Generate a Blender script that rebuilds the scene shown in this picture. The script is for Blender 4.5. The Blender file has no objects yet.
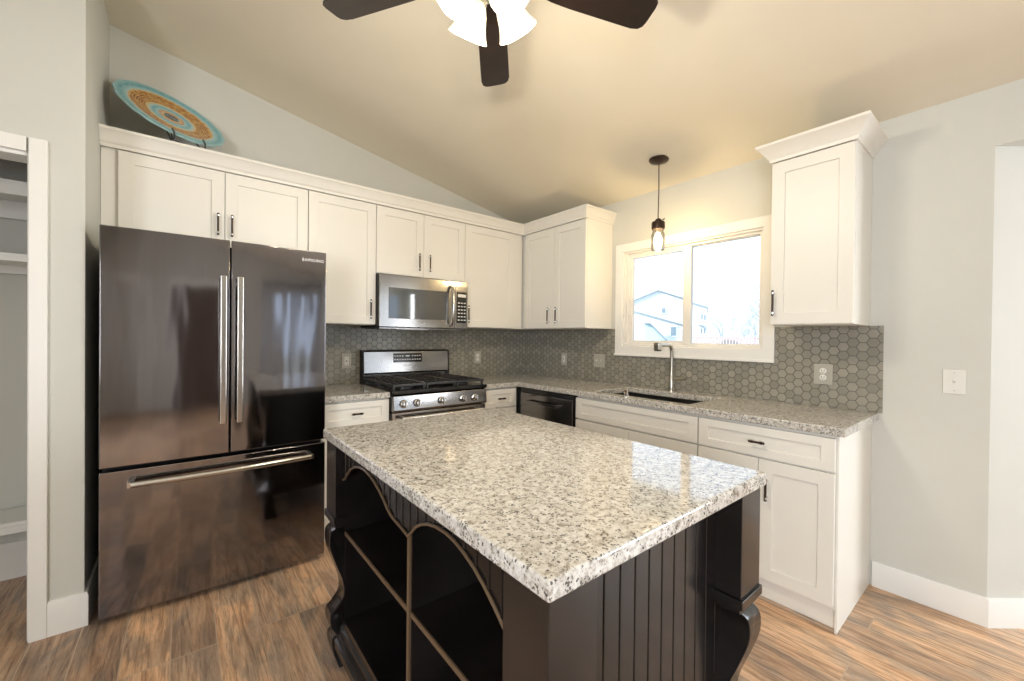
import bpy, math, random
from mathutils import Vector, Matrix
random.seed(7)
S = bpy.context.scene
COL = S.collection
PI = math.pi

# ------------------------------------------------------------------ camera
cam_d = bpy.data.cameras.new('camera'); cam = bpy.data.objects.new('camera', cam_d); COL.objects.link(cam)
CX, CY, CZ, YAW, PIT, ROL, FPX = -2.851, -3.313, 1.290, math.radians(51.32), math.radians(-0.42), math.radians(0.58), 410.2
d = Vector((math.cos(YAW)*math.cos(PIT), math.sin(YAW)*math.cos(PIT), math.sin(PIT)))
r = Vector((math.sin(YAW), -math.cos(YAW), 0)); u = r.cross(d)
R2 = r*math.cos(ROL)+u*math.sin(ROL); U2 = -r*math.sin(ROL)+u*math.cos(ROL)
M = Matrix((R2, U2, -d)).transposed().to_4x4(); M.translation = (CX, CY, CZ)
cam.matrix_world = M
cam_d.sensor_fit = 'HORIZONTAL'; cam_d.sensor_width = 36; cam_d.lens = FPX/1024*36
cam_d.clip_start = 0.02; cam_d.clip_end = 300
S.camera = cam

# ------------------------------------------------------------------ world and exposure
W = bpy.data.worlds.new('world'); S.world = W; W.use_nodes = True
bg = W.node_tree.nodes['Background']
bg.inputs[0].default_value = (0.66, 0.81, 1.0, 1); bg.inputs[1].default_value = 2.0
S.view_settings.view_transform = 'Standard'; S.view_settings.look = 'None'
S.view_settings.gamma = 1; S.view_settings.use_curve_mapping = False
S.view_settings.exposure = 0.06

def area(name, loc, to, sx, sy, power, color):
    l = bpy.data.lights.new(name, 'AREA'); l.shape = 'RECTANGLE'; l.size = sx; l.size_y = sy
    l.energy = power; l.color = color
    o = bpy.data.objects.new(name, l); COL.objects.link(o); o.location = loc
    o.rotation_euler = (Vector(to)-Vector(loc)).to_track_quat('-Z', 'Y').to_euler()
    return o
def point(name, loc, power, color, rad=0.03):
    l = bpy.data.lights.new(name, 'POINT'); l.energy = power; l.color = color; l.shadow_soft_size = rad
    o = bpy.data.objects.new(name, l); COL.objects.link(o); o.location = loc
    return o
# added area lamps stand in for daylight at two windows behind the camera
area('side_window_fill', (1.72, -6.05, 1.35), (-2, -4.6, 1.3), 1.5, 1.9, 150, (0.90, 0.95, 1.0))
area('left_window_fill', (-4.72, -4.6, 1.45), (-2, -4.2, 1.3), 1.5, 1.3, 100, (0.95, 0.97, 1.0))
sun_d = bpy.data.lights.new('sun', 'SUN'); sun_d.energy = 4.0; sun_d.angle = 0.02; sun_d.color = (1.0, 0.96, 0.9)
sun = bpy.data.objects.new('sun', sun_d); COL.objects.link(sun)
sun.rotation_euler = Vector((0.75, -0.45, -0.5)).to_track_quat('-Z', 'Y').to_euler()

# ------------------------------------------------------------------ materials
def nmat(name):
    m = bpy.data.materials.new(name); m.use_nodes = True
    nt = m.node_tree; b = nt.nodes['Principled BSDF']
    return m, nt, b
def N(nt, t, **k):
    n = nt.nodes.new(t)
    for a, v in k.items(): setattr(n, a, v)
    return n
def setin(n, key, v):
    n.inputs[key].default_value = v
def lk(nt, a, b): nt.links.new(a, b)
def coord(nt): return N(nt, 'ShaderNodeTexCoord').outputs['Object']
def ramp(nt, stops, fac=None, interp='LINEAR'):
    n = N(nt, 'ShaderNodeValToRGB'); e = n.color_ramp; e.interpolation = interp
    while len(e.elements) > 1: e.elements.remove(e.elements[-1])
    e.elements[0].position = stops[0][0]; e.elements[0].color = (*stops[0][1], 1)
    for p, c in stops[1:]:
        x = e.elements.new(p); x.color = (*c, 1)
    if fac is not None: lk(nt, fac, n.inputs[0])
    return n.outputs[0]
def mixc(nt, fac, a, b, mode='MIX'):
    n = N(nt, 'ShaderNodeMix', data_type='RGBA', blend_type=mode)
    for s, v in ((0, fac), (6, a), (7, b)):
        if hasattr(v, 'is_linked') or isinstance(v, bpy.types.NodeSocket): lk(nt, v, n.inputs[s])
        else: n.inputs[s].default_value = v if s == 0 else (*v, 1)
    return n.outputs[2]
def math_(nt, op, a, b=None):
    n = N(nt, 'ShaderNodeMath', operation=op)
    for i, v in enumerate((a, b)):
        if v is None: continue
        if isinstance(v, bpy.types.NodeSocket): lk(nt, v, n.inputs[i])
        else: n.inputs[i].default_value = v
    return n.outputs[0]
def noise(nt, vec, scale, detail=4, rough=0.5, dist=0.0):
    n = N(nt, 'ShaderNodeTexNoise'); lk(nt, vec, n.inputs['Vector'])
    setin(n, 'Scale', scale); setin(n, 'Detail', detail); setin(n, 'Roughness', rough); setin(n, 'Distortion', dist)
    return n.outputs['Fac']
def bump(nt, b, h, strength, dist):
    n = N(nt, 'ShaderNodeBump'); setin(n, 'Strength', strength); setin(n, 'Distance', dist)
    lk(nt, h, n.inputs['Height']); lk(nt, n.outputs[0], b.inputs['Normal'])
def plain(name, col, rough=0.5, metal=0.0, var=0.03, vs=6.0, coat=0.0, spec=0.5, bs=0.0, bsc=200):
    m, nt, b = nmat(name)
    v = coord(nt)
    nz = noise(nt, v, vs, 3)
    c2 = tuple(max(0, c*(1-var*2)) for c in col)
    lk(nt, ramp(nt, [(0.3, c2), (0.7, col)], nz), b.inputs['Base Color'])
    setin(b, 'Roughness', rough); setin(b, 'Metallic', metal); setin(b, 'Coat Weight', coat); setin(b, 'Specular IOR Level', spec)
    if bs: bump(nt, b, noise(nt, v, bsc, 2), bs, 0.001)
    return m
def emit(name, col, strength, base=(0.9, 0.85, 0.75)):
    m, nt, b = nmat(name); v = coord(nt)
    lk(nt, ramp(nt, [(0, tuple(c*0.94 for c in col)), (1, col)], noise(nt, v, 20)), b.inputs['Emission Color'])
    setin(b, 'Emission Strength', strength); setin(b, 'Base Color', (*base, 1)); setin(b, 'Roughness', 0.3)
    return m

MT = {}
MT['wall'] = plain('wall_paint', (0.603, 0.604, 0.562), 0.75, var=0.01, bs=0.05, bsc=300)
MT['ceil'] = plain('ceiling_paint', (0.80, 0.745, 0.62), 0.85, var=0.01, bs=0.05, bsc=250)
MT['trim'] = plain('trim_white', (0.80, 0.795, 0.77), 0.4, var=0.01)
MT['cab'] = plain('cabinet_white', (0.80, 0.775, 0.715), 0.38, var=0.012, vs=3)
MT['gap'] = plain('cabinet_shadow_gap', (0.35, 0.33, 0.29), 0.7)
MT['plate'] = plain('plate_taupe', (0.42, 0.40, 0.35), 0.35)
MT['ivory'] = plain('device_white', (0.75, 0.74, 0.70), 0.3)
MT['slot'] = plain('slot_dark', (0.03, 0.03, 0.03), 0.5)
MT['black'] = plain('black_gloss', (0.008, 0.008, 0.009), 0.16)
MT['blackm'] = plain('black_matte', (0.012, 0.012, 0.012), 0.5)
MT['iron'] = plain('cast_iron', (0.035, 0.035, 0.038), 0.33, bs=0.3, bsc=400)
MT['bronze'] = plain('oil_bronze', (0.05, 0.032, 0.024), 0.35, 0.6)
MT['chrome'] = plain('chrome', (0.75, 0.75, 0.75), 0.16, 1.0)
MT['nickel'] = plain('brushed_nickel', (0.55, 0.52, 0.46), 0.28, 1.0)
MT['glasspane_dark'] = plain('dark_glass', (0.05, 0.055, 0.06), 0.05, coat=1.0, spec=0.9)
MT['text'] = plain('logo_silver', (0.75, 0.75, 0.76), 0.35, 0.3)
MT['vinyl'] = plain('window_vinyl', (0.80, 0.78, 0.74), 0.35)
MT['gold'] = plain('island_edge_brown', (0.12, 0.078, 0.045), 0.35)  # brown for the island's divider front, shelf fronts and arch bead
MT['fanblade'] = plain('fan_blade_walnut', (0.018, 0.010, 0.008), 0.30, var=0.25, vs=14)
MT['door_dark'] = plain('dark_brown_door', (0.10, 0.065, 0.05), 0.4)
MT['shade'] = emit('lit_frosted_glass', (1.0, 0.88, 0.62), 0.95)
MT['bulb'] = emit('lit_filament_bulb', (1.0, 0.72, 0.36), 330.0)
MT['curtain'] = plain('curtain_white', (0.75, 0.77, 0.80), 0.8)
MT['siding'] = plain('siding_white', (0.84, 0.88, 0.90), 0.8)
MT['sidingb'] = plain('siding_blue', (0.58, 0.74, 0.80), 0.8)
MT['roof'] = plain('roof_shingle', (0.42, 0.50, 0.55), 0.9, var=0.1)
MT['pane'] = plain('far_window_pane', (0.26, 0.34, 0.40), 0.5)
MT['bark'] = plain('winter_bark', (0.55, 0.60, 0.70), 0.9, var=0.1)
MT['fence'] = plain('fence_wood', (0.66, 0.52, 0.50), 0.9, var=0.1)
MT['snow'] = plain('winter_grass', (0.45, 0.44, 0.36), 0.95, var=0.1, vs=1)

def island_black():
    m, nt, b = nmat('island_black_paint'); v = coord(nt)
    n1 = noise(nt, v, 3, 4)
    lk(nt, ramp(nt, [(0.4, (0.006, 0.005, 0.005)), (0.75, (0.020, 0.016, 0.015))], n1), b.inputs['Base Color'])
    lk(nt, ramp(nt, [(0.35, (0.17,)*3), (0.7, (0.25,)*3)], noise(nt, v, 5, 2, 0.5)), b.inputs['Roughness'])
    return m
MT['isl'] = island_black()

def brushed(name, col, rough, aniso, axis, streak=0.08, wave=0.0):
    m, nt, b = nmat(name); v = coord(nt)
    mp = N(nt, 'ShaderNodeMapping'); lk(nt, v, mp.inputs[0])
    mp.inputs['Scale'].default_value = (1, 1, 260) if axis == 'X' else (260, 260, 1)
    nz = noise(nt, mp.outputs[0], 1.0, 2)
    lk(nt, ramp(nt, [(0.25, tuple(c*(1-streak) for c in col)), (0.75, col)], nz), b.inputs['Base Color'])
    setin(b, 'Metallic', 1.0); setin(b, 'Roughness', rough); setin(b, 'Anisotropic', aniso)
    if wave:   # slight oil-canning of the sheet metal
        mp2 = N(nt, 'ShaderNodeMapping'); lk(nt, v, mp2.inputs[0]); mp2.inputs['Scale'].default_value = (1, 1, 0.22)
        bump(nt, b, noise(nt, mp2.outputs[0], 9.0, 1), wave, 0.01)
    return m
MT['fridge'] = brushed('black_stainless_fridge', (0.275, 0.262, 0.275), 0.085, 0.5, 'Z', 0.06, 0.28)
MT['steel'] = brushed('stainless_steel', (0.35, 0.338, 0.33), 0.16, 0.5, 'X', 0.10)
MT['dsteel'] = brushed('dark_stainless', (0.26, 0.25, 0.25), 0.16, 0.5, 'X', 0.10)
MT['handle'] = brushed('satin_handle', (0.62, 0.60, 0.57), 0.2, 0.0, 'X', 0.05)
MT['sink'] = brushed('sink_steel', (0.22, 0.21, 0.20), 0.3, 0.2, 'X', 0.05)

def granite():
    m, nt, b = nmat('speckled_granite'); v = coord(nt)
    n1 = noise(nt, v, 74, 6, 0.72, 0.35)
    c = ramp(nt, [(0.30, (0.11, 0.095, 0.08)), (0.41, (0.33, 0.30, 0.26)), (0.49, (0.55, 0.53, 0.495)), (0.60, (0.69, 0.675, 0.65)), (0.8, (0.78, 0.77, 0.76))], n1)
    n2 = noise(nt, v, 23, 3, 0.6, 0.2)
    c = mixc(nt, ramp(nt, [(0.42, (0, 0, 0)), (0.62, (0.40,)*3)], n2), c, (0.46, 0.425, 0.375))
    vo = N(nt, 'ShaderNodeTexVoronoi'); lk(nt, v, vo.inputs['Vector']); setin(vo, 'Scale', 150); setin(vo, 'Randomness', 1)
    n3 = noise(nt, v, 48, 4, 0.75)
    sp = math_(nt, 'MULTIPLY', math_(nt, 'LESS_THAN', vo.outputs['Distance'], 0.42), math_(nt, 'LESS_THAN', n3, 0.485))
    c = mixc(nt, math_(nt, 'MULTIPLY', sp, 0.85), c, (0.035, 0.032, 0.030))
    lk(nt, c, b.inputs['Base Color'])
    setin(b, 'Roughness', 0.07); setin(b, 'Specular IOR Level', 0.6); setin(b, 'Coat Weight', 0.12); setin(b, 'Coat Roughness', 0.03)
    return m
MT['granite'] = granite()

def wood_floor():
    m, nt, b = nmat('wood_plank_floor'); v = coord(nt)
    sep = N(nt, 'ShaderNodeSeparateXYZ'); lk(nt, v, sep.inputs[0])
    cmb = N(nt, 'ShaderNodeCombineXYZ'); lk(nt, sep.outputs[1], cmb.inputs[0]); lk(nt, sep.outputs[0], cmb.inputs[1])
    br = N(nt, 'ShaderNodeTexBrick'); lk(nt, cmb.outputs[0], br.inputs['Vector'])
    br.offset = 0.37; br.offset_frequency = 3
    for k, val in (('Scale', 1.0), ('Brick Width', 1.22), ('Row Height', 0.152), ('Mortar Size', 0.0022), ('Mortar Smooth', 0.1), ('Bias', 0.0)): setin(br, k, val)
    setin(br, 'Color1', (0, 0, 0, 1)); setin(br, 'Color2', (1, 1, 1, 1)); setin(br, 'Mortar', (0.5, 0.5, 0.5, 1))
    rnd = br.outputs['Color']
    off = N(nt, 'ShaderNodeVectorMath', operation='SCALE'); lk(nt, rnd, off.inputs[0]); setin(off, 'Scale', 17.0)
    add = N(nt, 'ShaderNodeVectorMath', operation='ADD'); lk(nt, v, add.inputs[0]); lk(nt, off.outputs[0], add.inputs[1])
    mp = N(nt, 'ShaderNodeMapping'); lk(nt, add.outputs[0], mp.inputs[0]); mp.inputs['Scale'].default_value = (1, 0.065, 1)
    mp3 = N(nt, 'ShaderNodeMapping'); lk(nt, add.outputs[0], mp3.inputs[0]); mp3.inputs['Scale'].default_value = (1, 0.35, 1)
    g1 = noise(nt, mp.outputs[0], 30, 9, 0.66, 2.2)
    g2 = noise(nt, mp3.outputs[0], 7, 5, 0.6, 1.0)
    g3 = noise(nt, mp3.outputs[0], 3.2, 3, 0.5, 0.5)
    mp4 = N(nt, 'ShaderNodeMapping'); lk(nt, add.outputs[0], mp4.inputs[0]); mp4.inputs['Scale'].default_value = (1, 0.045, 1)
    g4 = noise(nt, mp4.outputs[0], 170, 4, 0.7, 0.8)
    base = ramp(nt, [(0.28, (0.17, 0.095, 0.058)), (0.40, (0.40, 0.25, 0.155)), (0.52, (0.60, 0.405, 0.265)), (0.75, (0.76, 0.56, 0.40))], g1)
    grey = ramp(nt, [(0.3, (0.15, 0.12, 0.10)), (0.7, (0.42, 0.35, 0.29))], g1)
    c = mixc(nt, ramp(nt, [(0.44, (0, 0, 0)), (0.60, (0.8,)*3)], g2), base, grey)
    c = mixc(nt, ramp(nt, [(0.54, (0, 0, 0)), (0.72, (0.55,)*3)], g3), c, (0.20, 0.13, 0.09))
    c = mixc(nt, ramp(nt, [(0.53, (0, 0, 0)), (0.64, (0.5,)*3)], g4), c, (0.09, 0.052, 0.034))
    c = mixc(nt, ramp(nt, [(0.30, (0.5,)*3), (0.42, (0, 0, 0))], g4), c, (0.62, 0.48, 0.35))
    tint = ramp(nt, [(0.0, (0.72, 0.68, 0.66)), (0.5, (1.0, 0.97, 0.93)), (1.0, (1.25, 1.15, 1.02))], rnd)
    c = mixc(nt, 1.0, c, tint, 'MULTIPLY')
    c = mixc(nt, br.outputs['Fac'], c, (0.46, 0.345, 0.25))
    lk(nt, c, b.inputs['Base Color'])
    lk(nt, ramp(nt, [(0.3, (0.42,)*3), (0.7, (0.28,)*3)], g1), b.inputs['Roughness'])
    bump(nt, b, g4, 0.05, 0.001)
    return m
MT['floor'] = wood_floor()

def hextile(name, along):
    m, nt, b = nmat(name); v = coord(nt)
    sep = N(nt, 'ShaderNodeSeparateXYZ'); lk(nt, v, sep.inputs[0])
    cmb = N(nt, 'ShaderNodeCombineXYZ'); lk(nt, sep.outputs[along], cmb.inputs[0]); lk(nt, sep.outputs[2], cmb.inputs[1])
    H = 0.0485; RX = H*math.sqrt(3)
    def vm(op, a, b_):
        n = N(nt, 'ShaderNodeVectorMath', operation=op)
        for i, x in enumerate((a, b_)):
            if isinstance(x, bpy.types.NodeSocket): lk(nt, x, n.inputs[i])
            elif x is not None: n.inputs[i].default_value = x
        return n
    p = vm('ADD', cmb.outputs[0], (100*RX, 0.004, 0.5)).outputs[0]
    r_, h_ = (RX, H, 1), (RX/2, H/2, 0)
    hz = (RX/2, H/2, 0)
    a = vm('SUBTRACT', vm('MODULO', p, r_).outputs[0], hz).outputs[0]
    bb = vm('SUBTRACT', vm('MODULO', vm('ADD', p, h_).outputs[0], r_).outputs[0], hz).outputs[0]
    flat = (1, 1, 0)
    a = vm('MULTIPLY', a, flat).outputs[0]; bb = vm('MULTIPLY', bb, flat).outputs[0]
    la = vm('LENGTH', a, None).outputs['Value']; lb = vm('LENGTH', bb, None).outputs['Value']
    sel = math_(nt, 'LESS_THAN', lb, la)
    mx = N(nt, 'ShaderNodeMix', data_type='VECTOR'); lk(nt, sel, mx.inputs[0]); lk(nt, a, mx.inputs[4]); lk(nt, bb, mx.inputs[5])
    gv = mx.outputs[1]
    idv = vm('SUBTRACT', p, gv).outputs[0]
    idr = vm('SNAP', vm('ADD', idv, (0.003, 0.003, 0)).outputs[0], (RX/2, H/2, 1)).outputs[0]
    wn = N(nt, 'ShaderNodeTexWhiteNoise'); lk(nt, idr, wn.inputs['Vector'])
    ab = N(nt, 'ShaderNodeSeparateXYZ'); lk(nt, vm('ABSOLUTE', gv, None).outputs[0], ab.inputs[0])
    dd = math_(nt, 'MAXIMUM', ab.outputs[1], math_(nt, 'ADD', math_(nt, 'MULTIPLY', ab.outputs[1], 0.5), math_(nt, 'MULTIPLY', ab.outputs[0], 0.8660)))
    e = math_(nt, 'SUBTRACT', H/2, dd)
    mask = ramp(nt, [(0.0, (0, 0, 0)), (0.0014/0.02, (0, 0, 0)), (0.0026/0.02, (1, 1, 1))], math_(nt, 'MULTIPLY', e, 50))
    hgt = ramp(nt, [(0.0, (0, 0, 0)), (0.06, (0, 0, 0)), (0.25, (1, 1, 1))], math_(nt, 'MULTIPLY', e, 50))
    mp = N(nt, 'ShaderNodeMapping'); lk(nt, v, mp.inputs[0]); mp.inputs['Scale'].default_value = (1, 1, 4)
    st = noise(nt, mp.outputs[0], 30, 4, 0.6)
    tile = ramp(nt, [(0.0, (0.20, 0.192, 0.16)), (1.0, (0.30, 0.285, 0.24))], wn.outputs['Value'])
    tile = mixc(nt, math_(nt, 'MULTIPLY', st, 0.35), tile, (0.36, 0.34, 0.28))
    c = mixc(nt, mask, (0.115, 0.108, 0.092), tile)
    lk(nt, c, b.inputs['Base Color']); setin(b, 'Roughness', 0.24); setin(b, 'Specular IOR Level', 0.6)
    bump(nt, b, hgt, 0.35, 0.002)
    return m
MT['hexA'] = hextile('hexagon_tile_range_wall', 0)
MT['hexB'] = hextile('hexagon_tile_window_wall', 1)

def plate_mat():
    m, nt, b = nmat('painted_platter'); v = coord(nt)
    sep = N(nt, 'ShaderNodeSeparateXYZ'); lk(nt, v, sep.inputs[0])
    rr = math_(nt, 'SQRT', math_(nt, 'ADD', math_(nt, 'POWER', sep.outputs[0], 2.0), math_(nt, 'POWER', sep.outputs[1], 2.0)))
    nz = noise(nt, v, 22, 4)
    q = math_(nt, 'ADD', math_(nt, 'DIVIDE', rr, 0.258), math_(nt, 'MULTIPLY', math_(nt, 'SUBTRACT', nz, 0.5), 0.05))
    TQ, TQ2, OR, BR, YL = (0.10, 0.34, 0.38), (0.34, 0.55, 0.57), (0.50, 0.22, 0.05), (0.12, 0.05, 0.02), (0.70, 0.45, 0.14)
    c = ramp(nt, [(0.0, BR), (0.13, (0.04, 0.02, 0.01)), (0.16, YL), (0.22, OR), (0.26, TQ2), (0.33, TQ), (0.38, TQ2), (0.44, YL), (0.50, OR), (0.72, OR), (0.76, YL), (0.79, TQ2), (0.9, TQ), (1.0, TQ2)], q)
    w = math_(nt, 'SINE', math_(nt, 'MULTIPLY', q, 135.0))
    inb = math_(nt, 'MULTIPLY', math_(nt, 'GREATER_THAN', q, 0.45), math_(nt, 'LESS_THAN', q, 0.75))
    dk = math_(nt, 'MULTIPLY', math_(nt, 'GREATER_THAN', math_(nt, 'ADD', w, math_(nt, 'MULTIPLY', noise(nt, v, 60, 3), 1.6)), 0.9), inb)
    c = mixc(nt, math_(nt, 'MULTIPLY', dk, 0.85), c, BR)
    c = mixc(nt, ramp(nt, [(0.45, (0, 0, 0)), (0.6, (0.55,)*3)], noise(nt, v, 45, 4, 0.7)), c, mixc(nt, inb, (0.30, 0.50, 0.58), (0.72, 0.50, 0.16)))
    lk(nt, c, b.inputs['Base Color']); setin(b, 'Roughness', 0.25)
    return m
MT['platter'] = plate_mat()

def clear_glass(name, refl=0.10, tint=(1, 1, 1)):
    m = bpy.data.materials.new(name); m.use_nodes = True; nt = m.node_tree
    nt.nodes.clear()
    o = N(nt, 'ShaderNodeOutputMaterial'); t = N(nt, 'ShaderNodeBsdfTransparent'); g = N(nt, 'ShaderNodeBsdfGlossy')
    setin(g, 'Roughness', 0.02); t.inputs[0].default_value = (*tint, 1)
    f = N(nt, 'ShaderNodeFresnel'); setin(f, 'IOR', 1.25)
    mx = N(nt, 'ShaderNodeMixShader'); lk(nt, math_(nt, 'ADD', math_(nt, 'MULTIPLY', f.outputs[0], 0.6), refl*0.2), mx.inputs[0])
    lk(nt, t.outputs[0], mx.inputs[1]); lk(nt, g.outputs[0], mx.inputs[2]); lk(nt, mx.outputs[0], o.inputs[0])
    return m
MT['glass'] = clear_glass('window_glass')
MT['jar'] = clear_glass('jar_glass', 0.5, (0.93, 0.93, 0.92))

# ------------------------------------------------------------------ mesh building
class MB:
    def __init__(s): s.v = []; s.f = []; s.m = []; s.mats = []
    def mi(s, m):
        if m not in s.mats: s.mats.append(m)
        return s.mats.index(m)
    def add(s, vs, fs, m):
        k = len(s.v); s.v += [tuple(x) for x in vs]; i = s.mi(m)
        for f in fs: s.f.append([k+j for j in f]); s.m.append(i)
        return s
    def box(s, x0, x1, y0, y1, z0, z1, m):
        x0, x1 = sorted((x0, x1)); y0, y1 = sorted((y0, y1)); z0, z1 = sorted((z0, z1))
        vs = [(x, y, z) for x in (x0, x1) for y in (y0, y1) for z in (z0, z1)]
        return s.add(vs, [(0, 1, 3, 2), (4, 6, 7, 5), (0, 4, 5, 1), (2, 3, 7, 6), (0, 2, 6, 4), (1, 5, 7, 3)], m)
    def prism(s, poly, plane, a, b_, m):
        # poly: 2-D outline; plane 'xy','xz','yz'; extruded a..b on the third axis
        def P(p, w): return {'xy': (p[0], p[1], w), 'xz': (p[0], w, p[1]), 'yz': (w, p[0], p[1])}[plane]
        n = len(poly)
        area2 = sum(poly[i][0]*poly[(i+1) % n][1]-poly[(i+1) % n][0]*poly[i][1] for i in range(n))
        if area2 < 0: poly = poly[::-1]
        if plane == 'xz': a, b_ = max(a, b_), min(a, b_)
        else: a, b_ = min(a, b_), max(a, b_)
        vs = [P(p, a) for p in poly]+[P(p, b_) for p in poly]
        fs = [tuple(range(n))[::-1], tuple(range(n, 2*n))]+[(i, (i+1) % n, n+(i+1) % n, n+i) for i in range(n)]
        return s.add(vs, fs, m)
    def tube(s, pts, rad, m, n=10, closed=False, caps=True):
        pts = [Vector(p) for p in pts]; L = len(pts)
        rads = rad if isinstance(rad, (list, tuple)) else [rad]*L
        t0 = (pts[1]-pts[0]).normalized()
        up = Vector((0, 0, 1)) if abs(t0.z) < 0.9 else Vector((1, 0, 0))
        a = t0.cross(up).normalized(); vs = []
        for i, p in enumerate(pts):
            if closed: t = (pts[(i+1) % L]-pts[i-1]).normalized()
            else: t = (pts[min(i+1, L-1)]-pts[max(i-1, 0)]).normalized()
            a = (a-t*a.dot(t)).normalized(); b_ = t.cross(a)
            for k in range(n):
                q = 2*PI*k/n; vs.append(p+(a*math.cos(q)+b_*math.sin(q))*rads[i])
        fs = []
        for i in range(L if closed else L-1):
            j = (i+1) % L
            for k in range(n): fs.append((i*n+k, i*n+(k+1) % n, j*n+(k+1) % n, j*n+k))
        if caps and not closed: fs += [tuple(range(n))[::-1], tuple(range((L-1)*n, L*n))]
        return s.add(vs, fs, m)
    def lathe(s, prof, c, m, n=24, axis=(0, 0, 1), caps=True):
        ax = Vector(axis).normalized(); q = Vector((0, 0, 1)).rotation_difference(ax); vs = []; c = Vector(c)
        for r_, z in prof:
            for k in range(n):
                a = 2*PI*k/n; vs.append(c+q @ Vector((r_*math.cos(a), r_*math.sin(a), z)))
        fs = []
        for i in range(len(prof)-1):
            for k in range(n): fs.append((i*n+k, i*n+(k+1) % n, (i+1)*n+(k+1) % n, (i+1)*n+k))
        if caps:
            if prof[0][0] > 1e-6: fs.append(tuple(range(n))[::-1])
            if prof[-1][0] > 1e-6: fs.append(tuple(range((len(prof)-1)*n, len(prof)*n)))
        return s.add(vs, fs, m)
    def cyl(s, p0, p1, rad, m, n=16): return s.tube([p0, p1], rad, m, n)
    def grid(s, xs, ys, keep, z0, z1, m, plane='xy'):
        # a slab of rectangular cells with holes, one clean skin
        def P(x, y, w): return {'xy': (x, y, w), 'xz': (x, w, y), 'yz': (w, x, y)}[plane]
        K = {(i, j) for i in range(len(xs)-1) for j in range(len(ys)-1) if keep((xs[i]+xs[i+1])/2, (ys[j]+ys[j+1])/2)}
        idx = {}; vs = []; fs = []
        def V(i, j, w):
            if (i, j, w) not in idx: idx[(i, j, w)] = len(vs); vs.append(P(xs[i], ys[j], (z0, z1)[w]))
            return idx[(i, j, w)]
        for i, j in K:
            fs.append((V(i, j, 1), V(i+1, j, 1), V(i+1, j+1, 1), V(i, j+1, 1)))
            fs.append((V(i, j, 0), V(i, j+1, 0), V(i+1, j+1, 0), V(i+1, j, 0)))
            if (i-1, j) not in K: fs.append((V(i, j, 0), V(i, j, 1), V(i, j+1, 1), V(i, j+1, 0)))
            if (i+1, j) not in K: fs.append((V(i+1, j, 0), V(i+1, j+1, 0), V(i+1, j+1, 1), V(i+1, j, 1)))
            if (i, j-1) not in K: fs.append((V(i, j, 0), V(i+1, j, 0), V(i+1, j, 1), V(i, j, 1)))
            if (i, j+1) not in K: fs.append((V(i, j+1, 0), V(i, j+1, 1), V(i+1, j+1, 1), V(i+1, j+1, 0)))
        if plane == 'xz': fs = [f[::-1] for f in fs]
        return s.add(vs, fs, m)
    def sweep(s, path, prof, m, side=1):
        # moulding: closed 2-D profile (out, z) carried along a floor-plan path with mitred corners
        n = len(path); k = len(prof); vs = []
        nr = []
        for i in range(n-1):
            dx, dy = path[i+1][0]-path[i][0], path[i+1][1]-path[i][1]; l = math.hypot(dx, dy)
            nr.append((dy/l*side, -dx/l*side))
        for i in range(n):
            if i == 0: o = nr[0]
            elif i == n-1: o = nr[-1]
            else:
                a, b_ = nr[i-1], nr[i]; q = 1+a[0]*b_[0]+a[1]*b_[1]; o = ((a[0]+b_[0])/q, (a[1]+b_[1])/q)
            for u_, z in prof: vs.append((path[i][0]+o[0]*u_, path[i][1]+o[1]*u_, z))
        fs = [(i*k+j, i*k+(j+1) % k, (i+1)*k+(j+1) % k, (i+1)*k+j) for i in range(n-1) for j in range(k)]
        fs += [tuple(range(k))[::-1], tuple(range((n-1)*k, n*k))]
        return s.add(vs, fs, m)
    def build(s, name, parent=None, bevel=0.0, seg=2, smooth=True, world=False, sharp=38):
        me = bpy.data.meshes.new(name)
        off = Vector((0, 0, 0))
        if world and parent is not None: off = Vector(parent.get('_org', (0, 0, 0)))
        me.from_pydata([tuple(Vector(v)-off) for v in s.v], [], s.f)
        for m in s.mats: me.materials.append(MT[m])
        for p, i in zip(me.polygons, s.m): p.material_index = i
        me.update()
        import bmesh
        bm = bmesh.new(); bm.from_mesh(me); bmesh.ops.recalc_face_normals(bm, faces=bm.faces); bm.to_mesh(me); bm.free()
        if smooth: me.shade_smooth(); me.set_sharp_from_angle(angle=math.radians(sharp))
        o = bpy.data.objects.new(name, me); COL.objects.link(o)
        if parent is not None: o.parent = parent
        if bevel:
            b_ = o.modifiers.new('bevel', 'BEVEL'); b_.width = bevel; b_.segments = seg; b_.limit_method = 'ANGLE'; b_.angle_limit = math.radians(50); b_.harden_normals = True
        return o
def tag(o, label=None, cat=None, group=None, kind=None):
    if label: o['label'] = label
    if cat: o['category'] = cat
    if group: o['group'] = group
    if kind: o['kind'] = kind
    return o
def thing(name, label, cat, loc=(0, 0, 0), rz=0.0, group=None):
    o = bpy.data.objects.new(name, None); COL.objects.link(o); o.empty_display_size = 0.05
    o.location = loc; o.rotation_euler = (0, 0, rz)
    return tag(o, label, cat, group)
def struct_e(name, loc=(0, 0, 0), rz=0):
    o = bpy.data.objects.new(name, None); COL.objects.link(o); o.location = loc; o.rotation_euler = (0, 0, rz)
    o['kind'] = 'structure'; return o
def copy_tree(o, parent=None):
    c = o.copy(); COL.objects.link(c)
    if parent is not None: c.parent = parent
    for ch in list(o.children): copy_tree(ch, c)
    return c
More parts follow.
